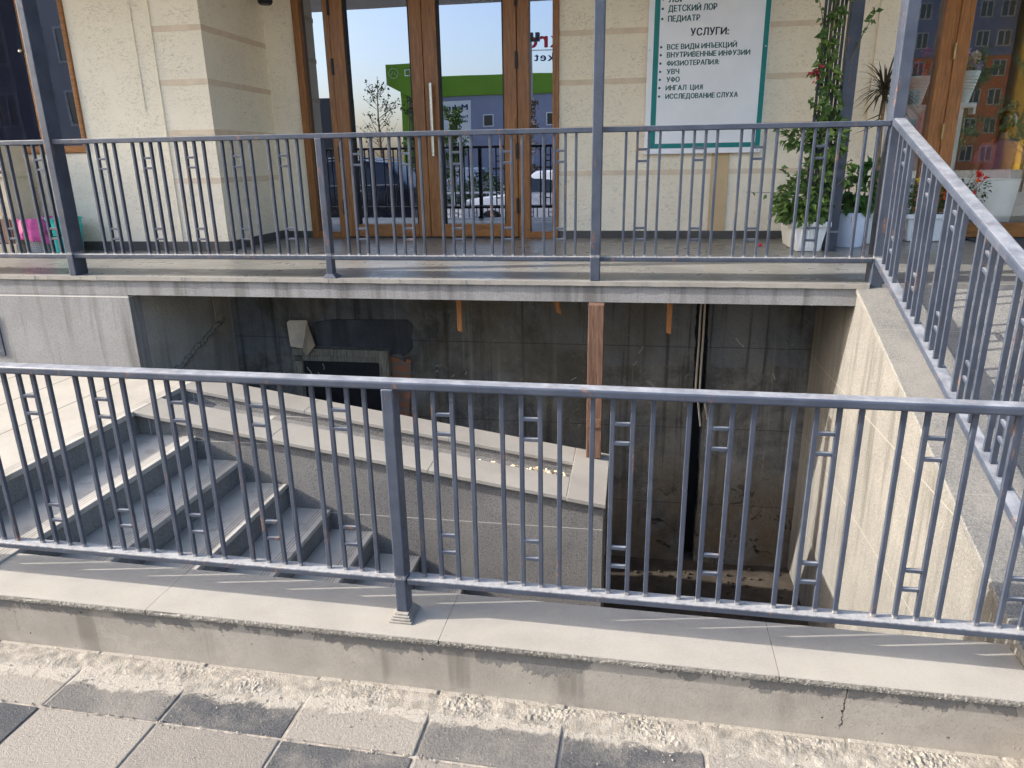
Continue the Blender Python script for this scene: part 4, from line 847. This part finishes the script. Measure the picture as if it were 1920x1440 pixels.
def skinmesh(name, nodes, edges, mat, parent, sub=2):
    me = bpy.data.meshes.new(name); me.from_pydata([n[0] for n in nodes], edges, []); o = bpy.data.objects.new(name, me); COL.objects.link(o)
    sk = o.modifiers.new('skin', 'SKIN'); 
    for i, v in enumerate(me.skin_vertices[0].data): v.radius = nodes[i][1] if isinstance(nodes[i][1], tuple) else (nodes[i][1], nodes[i][1])
    me.skin_vertices[0].data[0].use_root = True
    sd_ = o.modifiers.new('sub', 'SUBSURF'); sd_.levels = sub; sd_.render_levels = sub
    dg = bpy.context.evaluated_depsgraph_get(); m2 = bpy.data.meshes.new_from_object(o.evaluated_get(dg)); bpy.data.objects.remove(o)
    m = MB(); m.b.from_mesh(m2); return part(name, m, mat, parent, ang=180)
pe = thing('person', 'person in a dusty pink top with black ponytail, seated inside the shop', 'person', (3.30, 7.5, ZF)); pe.scale = (.82,)*3
px, py, pz = 3.30, 7.5, ZF
nodes = [((px, py, pz+.54), (.135, .10)), ((px, py, pz+.68), (.12, .085)), ((px, py, pz+.84), (.14, .09)), ((px, py, pz+.93), (.10, .07)), ((px, py, pz+1.0), .045),
         ((px-.16, py, pz+.90), .05), ((px-.21, py-.03, pz+.68), .04), ((px-.16, py-.2, pz+.58), .03), ((px+.16, py, pz+.90), .05), ((px+.21, py-.03, pz+.68), .04), ((px+.16, py-.2, pz+.58), .03),
         ((px-.09, py-.36, pz+.50), .07), ((px-.09, py-.40, pz+.08), .045), ((px+.09, py-.36, pz+.50), .07), ((px+.09, py-.40, pz+.08), .045), ((px-.09, py-.52, pz+.045), .035), ((px+.09, py-.52, pz+.045), .035), ((px, py-.01, pz+1.06), .05), ((px, py-.015, pz+1.12), (.078, .088)), ((px, py-.01, pz+1.19), (.07, .08))]
skinmesh('body', nodes, [(0, 1), (1, 2), (2, 3), (3, 4), (3, 5), (5, 6), (6, 7), (3, 8), (8, 9), (9, 10), (0, 11), (11, 12), (0, 13), (13, 14), (12, 15), (14, 16), (4, 17), (17, 18), (18, 19)], M['skin'], pe)
part('top', MB().lathe([(.155, .50), (.16, .56), (.142, .68), (.165, .80), (.175, .88), (.13, .955), (.06, .985)], (px, py, pz), 28, 1, .72), M['rose'], pe)
for sx in (-1, 1): part('sleeve', MB().tube([(px+sx*.13, py, pz+.91), (px+sx*.19, py-.01, pz+.82), (px+sx*.215, py-.03, pz+.72)], [.062, .062, .056], 14), M['rose'], pe); part('trouser_leg', MB().tube([(px+sx*.07, py, pz+.53), (px+sx*.09, py-.36, pz+.52), (px+sx*.09, py-.405, pz+.40), (px+sx*.09, py-.40, pz+.1)], [.09, .083, .07, .055], 14), M['denim'], pe)
part('hair', MB().ball((px, py+.035, pz+1.155), (.1, .10, .112), 20, 14).tube([(px, py+.09, pz+1.20), (px+.05, py+.15, pz+1.19), (px+.10, py+.15, pz+1.08), (px+.115, py+.13, pz+.93)], [.03, .045, .042, .012], 12), M['hair'], pe)
for sx in (-1, 1): 
    for k in range(5):
        a = -.5+.25*k; L = (.05, .07, .075, .07, .055)[k]; p = Vector((px+sx*.155, py-.235, pz+.575)); d = Vector((-sx*.3+.3*a, -1, -.25)).normalized(); part('finger', MB().tube([p, p+d*L*.6, p+d*L+Vector((0, 0, -.015))], [.009, .008, .006], 7), M['skin'], pe)

pe.rotation_euler = (0, 0, math.pi)
# ------------------------------------------------------------------ across the street (seen in the glass)
M['car_navy'] = simple("navy_car_paint", (.012, .016, .03), .18, .1, 3, 0, 100, .2, .6); M['car_white'] = simple("white_car_paint", (.75, .76, .78), .2, .03, 3); M['car_blue'] = simple("blue_van_paint", (.03, .07, .25), .25, .1); M['car_silver'] = simple("silver_car_paint", (.42, .44, .47), .25, .05, 3, 0, 100, .4)
M['carglass'] = simple("car_window_glass", (.015, .018, .024), .06, .1, 3, 0, 100, 0, .8); M['tyre'] = simple("tyre_rubber", (.015, .015, .016), .8, .2); M['alloy'] = simple("alloy_rim", (.55, .56, .58), .3, .05, 9, 0, 100, .8); M['lampglass'] = simple("headlamp_lens", (.7, .72, .75), .1, .05)
def car(name, label, x, y, rz, L, H, Wd, mat, suv=False, plate=None, group='cars parked across the street'):
    t = thing(name, label, 'car', (x, y, -.15), rz, group); h = Wd/2
    zb = H*.58 if suv else H*.60; hood = -.5*L; sec = []
    prof = [(-.5, .42, .42, .80), (-.485, .56, .56, .92), (-.30, .62, .62, .97), (-.22, .64, .66, .98), (-.06, .66, .98, .98), (.12, .66, 1.0, .98), (.30 if not suv else .36, .66, .96, .97), (.40 if not suv else .46, .66, .70, .95), (.485, .62, .64, .92), (.5, .45, .45, .85)]
    m = MB(); rings = []
    for f, bz, rz_, wf in prof:
        xx = f*L; wb = h*wf; wr = h*(wf-.17 if rz_-bz > .1 else wf-.05); b_, r_ = bz*H, rz_*H
        rings.append([m.b.verts.new(q) for q in ((xx, -wb*.93, .2), (xx, -wb, .45), (xx, -wb*.985, b_-.02), (xx, -wr, r_-.03), (xx, -wr*.8, r_), (xx, wr*.8, r_), (xx, wr, r_-.03), (xx, wb*.985, b_-.02), (xx, wb, .45), (xx, wb*.93, .2))])
    for A, B in zip(rings, rings[1:]):
        for k in range(10): m.b.faces.new([A[k], A[(k+1) % 10], B[(k+1) % 10], B[k]])
    m.b.faces.new(rings[0]); m.b.faces.new(rings[-1][::-1]); part('body', m, mat, t, local=True, bevel=.02, ang=40, smooth=True)
    for sy in (-1, 1):
        fr = [(-.17*L, .675*H), (-.055*L, .945*H), (.115*L, .965*H), (.29*L if not suv else .35*L, .93*H), (.365*L if not suv else .43*L, .70*H)]
        for lo, hi in ((0., .46), (.48, .98)):
            def pt(u, top):
                xa, xb = (-.165*L, (.36 if not suv else .42)*L); x_ = xa+(xb-xa)*u
                if not top: return (x_, .68*H)
                z_ = min(.94*H, .69*H+(x_-xa)/(.11*L)*.27*H, .69*H+(xb+.01-x_)/(.075*L)*.25*H); return (x_, z_)
            us = [lo+(hi-lo)*i/8 for i in range(9)]; m = MB()
            V_ = [[], []]
            for u in us:
                for q, top in enumerate((False, True)):
                    x_, z_ = pt(u, top); fz = (z_-.66*H)/(.31*H); yy = h*(.975-.19*fz); V_[q].append(m.b.verts.new((x_, sy*(yy+.008), z_)))
            for i in range(8): m.b.faces.new([V_[0][i], V_[0][i+1], V_[1][i+1], V_[1][i]])
            part('window', m, M['carglass'], t, local=True)
        for fx in (-.31, .31):
            w = part('wheel', MB().tube([(fx*L, sy*(h-.21), .34), (fx*L, sy*(h+.012), .34)], .34, 28), M['tyre'], t, local=True, bevel=.02, smooth=True)
            m = MB().tube([(fx*L, sy*(h+.0125), .34), (fx*L, sy*(h+.018), .34)], .07, 14)
            for k in range(5):
                a = k*1.2566; m.hexa([(fx*L+r_*math.cos(a+da), sy*(h+o_), .34+r_*math.sin(a+da)) for o_ in (.0125, .02) for r_, da in ((.05, -.4), (.22, -.13), (.22, .13), (.05, .4))])
            part('rim', m, M['alloy'], w, local=True)
        if suv: part('chrome_trim', MB().tube([(-.17*L, sy*(h*.98+.012), .672*H), (.42*L, sy*(h*.965+.012), .682*H)], .012, 6), M['steel'], t, local=True); part('roof_rail', MB().tube([(-.05*L, sy*h*.72, 1.005*H), (.12*L, sy*h*.72, 1.02*H), (.33*L, sy*h*.72, .985*H)], .018, 6), M['steel'], t, local=True); part('sill_trim', MB().box(-.24*L, sy*h-.01, .27, .24*L, sy*h+.012, .33), M['steel'], t, local=True)
        for hx in (-.02*L, .19*L): part('door_handle', MB().box(hx, sy*h-.012, .60*H, hx+.18, sy*h+.02, .625*H), M['steel'], t, local=True)
        part('mirror', MB().ball((-.13*L, sy*(h+.06), .70*H), (.07, .09, .07)), mat, t, local=True)
        part('headlight', MB().ball((-.478*L, sy*h*.68, .50*H), (.05, .17, .06)), M['lampglass'], t, local=True)
        part('tail_light', MB().ball((.485*L, sy*h*.72, .55*H), (.03, .14, .06)), M['red'], t, local=True)
    part('windscreen', MB().poly([(-.205*L-.01, -h*.80, .68*H), (-.205*L-.01, h*.80, .68*H), (-.075*L-.012, h*.68, .955*H), (-.075*L-.012, -h*.68, .955*H)]), M['carglass'], t, local=True)
    part('number_plate', MB().box(-.5*L-.012, -.26, .40, -.5*L-.001, .26, .52), M['white'], t, local=True)
    return t
car('parked_suv', 'dark navy suv parked across the street, reflected in the door glass', -7.85, -5.75, 0, 4.75, 1.98, 1.95, M['car_navy'], True)
car('parked_car', 'white sedan parked across the street, reflected in the right door', -2.0, -5.9, R(12), 4.5, 1.65, 1.8, M['car_white'])
car('parked_van', 'blue van parked behind the white sedan, seen only in the glass', -.6, -9.6, 0, 4.9, 2.3, 1.95, M['car_blue'], True)
car('parked_car', 'silver car in the car park in front of the supermarket', -7.6, -22, R(90), 4.4, 1.6, 1.8, M['car_silver'])
car('parked_car', 'dark hatchback in the supermarket car park beside a silver car', -10.3, -22, R(90), 4.3, 1.6, 1.8, M['car_navy'])
sm = thing('supermarket', 'blue grey supermarket with bright green fascia across the street', 'building', (0, -52, -.15))
part('wall', MB().box(-17.9, -66, -.15, 1.5, -46.8, 6.65), simple("blue_grey_cladding", (.26, .28, .37), .7, .06, .6), sm, smooth=False)
M['pale_green'] = simple('pale_green_paint', (.36, .48, .22)); GR = simple("lime_green_cladding", (.14, .28, .012), .5, .08, .5)
part('fascia', MB().box(-17.9, -66.2, 6.655, 1.6, -46.6, 8.15), GR, sm, bevel=.05)
part('portal', MB().hexa([(-18.9, -46.7, 7.4), (-16.5, -46.7, 6.2), (-16.5, -44, 6.2), (-18.9, -44, 7.4), (-18.9, -46.7, 8.85), (-16.5, -46.7, 8.85), (-16.5, -44, 8.85), (-18.9, -44, 8.85)]).box(-18.0, -46.7, -.15, -17.55, -44.5, 6.9), GR, sm, smooth=False)
part('ring_emblem', MB().tube([(-18.3+.36*math.cos(a*.2618), -43.97, 8.2+.36*math.sin(a*.2618)) for a in range(25)], .035, 6).tube([(-18.5, -43.97, 8.05), (-18.3, -43.97, 8.35), (-18.1, -43.97, 8.05)], .03, 6), M['pale_green'], sm)
part('square_emblem', MB().tube([(-17.4, -43.97, 8.0), (-17.0, -43.97, 8.0), (-17.0, -43.97, 8.4), (-17.4, -43.97, 8.4), (-17.4, -43.97, 8.0)], .04, 6), M['white'], sm)
part('wall_panel', MB().box(-15.75, -46.79, 2.6, -12.97, -46.7, 6.32), M['white'], sm, smooth=False)
NV = simple("navy_letters", (.015, .025, .10), .5); RD = simple("red_letters", (.42, .02, .03), .5)
def wtext(b_, xr, xl, zb, h, y, mat):       # reads from +X to -X for a viewer looking to -Y
    return text(b_, xr, xl, zb, h, y, mat, sm, 'lettering', .0, True)
wtext('Makro', -13.2, -15.3, 5.65, .42, -46.69, NV); wtext('Pensionerlar uchun', -13.2, -15.6, 5.05, .24, -46.69, NV); wtext('chegirmalar', -13.2, -14.8, 4.7, .24, -46.69, NV)
wtext('makro', -3.4, -8.4, 9.95, 1.25, -46.69, RD); wtext('market', -4.4, -7.75, 9.0, .62, -46.69, NV)
part('sign_frame', MB().box(-8.2, -46.9, 8.15, -8.12, -46.82, 11.2).box(-3.5, -46.9, 8.15, -3.42, -46.82, 11.2).box(-8.4, -46.9, 9.75, -3.3, -46.82, 9.83), M['white'], sm)
part('wall_rail', MB().box(-17.8, -46.79, 1.0, 1.5, -46.75, 1.15), M['dkbox'], sm)
for k in range(5):
    x = -12.0+2.55*k; w = part('window', MB().box(x, -46.79, 4.3, x+.85, -46.74, 5.25), M['white'], sm); part('pane', MB().box(x+.08, -46.735, 4.38, x+.77, -46.73, 5.17), M['carglass'], w)
def tree(label, x, y, h, spread, nl, tone, bushy=False, seed=1, group='street trees across the road'):
    rr = random.Random(seed); t = thing('street_tree', label, 'tree', (x, y, -.15), 0, group); w = MB(); lf = MB(); z0 = -.15
    w.tube([(x, y, z0), (x+.05, y, z0+h*.35), (x+.02, y, z0+h*.7), (x+.08, y, z0+h)], [.075, .06, .035, .01], 8); tips = []
    for k in range(26 if not bushy else 34):
        f = rr.uniform(.22, .92); a = rr.uniform(0, 6.283); L = spread*(1.15-f*.75)*rr.uniform(.6, 1.1); b = Vector((x+.04, y, z0+h*f)); e = b+Vector((math.cos(a)*L, math.sin(a)*L, L*rr.uniform(.7, 1.3)))
        w.tube([b, b.lerp(e, .5)+Vector((0, 0, -.06)), e], [.024*(1.1-f), .013, .004], 5); tips.append((b, e))
        for q in range(3):
            c = b.lerp(e, rr.uniform(.4, .95)); e2 = c+Vector((rr.uniform(-.4, .4), rr.uniform(-.4, .4), rr.uniform(0, .5)))*spread*.5; w.tube([c, e2], [.008, .002], 4); tips.append((c, e2))
    for k in range(nl):
        b, e = rr.choice(tips); q = b.lerp(e, rr.uniform(.3, 1.1))+Vector((rr.gauss(0, .06), rr.gauss(0, .06), rr.gauss(0, .06))); l = rr.uniform(.07, .14); lf.leaf(q, (rr.gauss(0, 1), rr.gauss(0, 1), rr.gauss(-.3, 1)), l, l*.75, rr.random())
    part('trunk', w, M['stem'], t); part('foliage', lf, tone, t, smooth=False)
tree('nearly bare sapling with a round open crown reflected in the left door', -10.4, -16.8, 5.2, 1.15, 260, M['leaf3'], seed=3)
tree('thin upright sapling with sparse leaves next to the green portal', -9.15, -16.9, 4.4, .6, 420, M['leaf3'], seed=4)
tree('bushy green tree reflected just right of the steel door handle', -7.25, -16.5, 3.9, .75, 2600, M['leaf'], True, 5)
tree('slender brown leaved tree in front of the supermarket wall', -4.2, -17.2, 4.4, .5, 700, foliage("dry_leaf", (.12, .06, .03), (.2, .12, .06)), seed=6)
tree('small brown leaved tree reflected in the right side light', -2.6, -17.2, 3.5, .5, 700, foliage("dry_leaf_b", (.13, .06, .03), (.2, .12, .06)), seed=7)
tree('broad leafy tree reflected low in the shop door', 14.5, -24, 6.0, 1.9, 3600, M['leaf'], True, 8)
tree('leafy tree with a tall dense crown right of the broad one', 18.5, -26, 6.6, 2.0, 3600, M['leaf2'], True, 9)
t = thing('shrub', 'rounded dark green shrub behind the street fence', 'shrub', (-5.2, -12.6, -.15)); g = MB(); cluster(g, (-5.2, -12.6, .6), (.9, .6, .75), 1500, .12); part('foliage', g, M['leaf3'], t, smooth=False); part('trunk', MB().tube([(-5.2, -12.6, -.15), (-5.2, -12.6, .6)], .05), M['stem'], t)
hd = thing('hedge', 'long low hedge bordering the supermarket car park', 'hedge', (-6, -19, -.15)); g = MB()
for k in range(70): cluster(g, (-22+.5*k, -19.5, .35+.25*mn.noise(Vector((k*.7, 0, 0)))), (.4, .4, .5), 60, .13)
part('foliage', g, M['leaf2'], hd, smooth=False)
fe = thing('street_fence', 'low pale ornamental street fence beyond the parked cars', 'fence', (-6, -11, -.15)); part('rail', MB().box(-14, -11.02, .68, 4, -10.98, .74).box(-14, -11.02, .0, 4, -10.98, .05), M['white'], fe)
for k in range(60): part('picket', MB().box(-14+.3*k, -11.01, .05, -13.97+.3*k, -10.99, .68), M['white'], fe)
lp = thing('floodlight_mast', 'tall grey floodlight mast standing before the supermarket', 'lamp post', (-6.05, -31.8, -.15)); part('pole', MB().tube([(-6.05, -31.8, -.15), (-6.05, -31.8, 8.3)], [.11, .07], 10), M['kerb'], lp); part('lamp_head', MB().box(-6.6, -31.9, 8.25, -5.5, -31.7, 8.35).box(-6.6, -31.9, 8.36, -6.3, -31.6, 8.7).box(-6.15, -31.9, 8.36, -5.9, -31.6, 8.7).box(-5.75, -31.9, 8.36, -5.5, -31.6, 8.7), M['dkbox'], lp)
lp = thing('street_lamp', 'curved street lamp with two heads reflected in the left side light', 'lamp post', (-13.6, -14, -.15)); part('pole', MB().tube([(-13.6, -14, -.15), (-13.6, -14, 6.2), (-13.2, -14, 6.6), (-12.4, -14, 6.7)], .06, 8), M['kerb'], lp); part('lamp_head', MB().ball((-12.2, -14, 6.7), (.3, .12, .07)), M['kerb'], lp)
t = thing('advertising_pylon', 'dark advertising pylon standing by the road', 'sign', (-8.9, -8.9, -.15)); part('pylon_body', MB().box(-9.5, -9.0, .3, -8.42, -8.75, 3.62), M['dkbox'], t, bevel=.04); part('foot', MB().box(-9.3, -8.95, -.15, -8.6, -8.8, .3), M['kerb'], t)
# blocks of flats
M['winframe'] = simple('weathered_window_frame', (.36, .35, .33)); M['officeframe'] = simple('dark_window_frame', (.20, .21, .23))
def flats(label, x0, x1, y, depth, floors, cols, colours, group='blocks of flats behind the street', fr='winframe'):
    t = thing('apartment_block', label, 'building', ((x0+x1)/2, y, -.15), 0, group); H = 3.0
    z = -.15
    for n_, c in colours:
        part('storey_wall', MB().box(x0, y-depth, z, x1, y, z+H*n_-.001), c, t, smooth=False); z += H*n_
    src = None; w_ = (x1-x0)/cols
    for k in range(floors):
        for c in range(cols):
            if src is None:
                src = part('window', MB().box(-w_*.33, 0, 0, w_*.33, .06, .12).box(-w_*.33, 0, 1.58, w_*.33, .06, 1.7).box(-w_*.33, 0, .121, -w_*.27, .06, 1.579).box(w_*.27, 0, .121, w_*.33, .06, 1.579).box(-w_*.03, 0, .121, w_*.03, .06, 1.579), M[fr], t, local=True, smooth=False)
                pn = part('pane', MB().box(-w_*.27, .0, .121, w_*.27, .02, 1.579), M['carglass'], src, local=True, smooth=False); o = src
            else:
                o = inst('window', src, t, (0, 0, 0)); inst('pane', pn, o, (0, 0, 0))
            o.location = (x0+w_*(c+.5)-(x0+x1)/2, .002, H*k+.9)
    return t
OR = simple("orange_flat_render", (.42, .13, .035), .8, .06, .3); BL = simple("blue_flat_render", (.14, .16, .25), .8, .06, .3); GY = simple("grey_flat_render", (.30, .30, .29), .8, .06, .3); YE = simple("yellow_flat_render", (.62, .36, .03), .8, .05, .3); DG = simple("dark_grey_render", (.07, .075, .085), .8, .06, .3); TEAL = simple("slate_office_cladding", (.10, .11, .14), .5, .06, .3)
flats('orange and blue striped block of flats reflected in the shop door', 28, 40.6, -80, 12, 13, 6, [(4, OR), (3, BL), (1, GY), (5, YE)])
flats('plain yellow block of flats at the far right of the reflection', 41.6, 60, -76, 12, 12, 6, [(12, YE)])
flats('dark grey block of flats reflected in the narrow shop pane', 15, 26.5, -82, 12, 12, 6, [(12, DG)])
flats('slate blue office block reflected in the left window', -52, -27, -24, 10, 7, 12, [(7, TEAL)], None, 'officeframe')
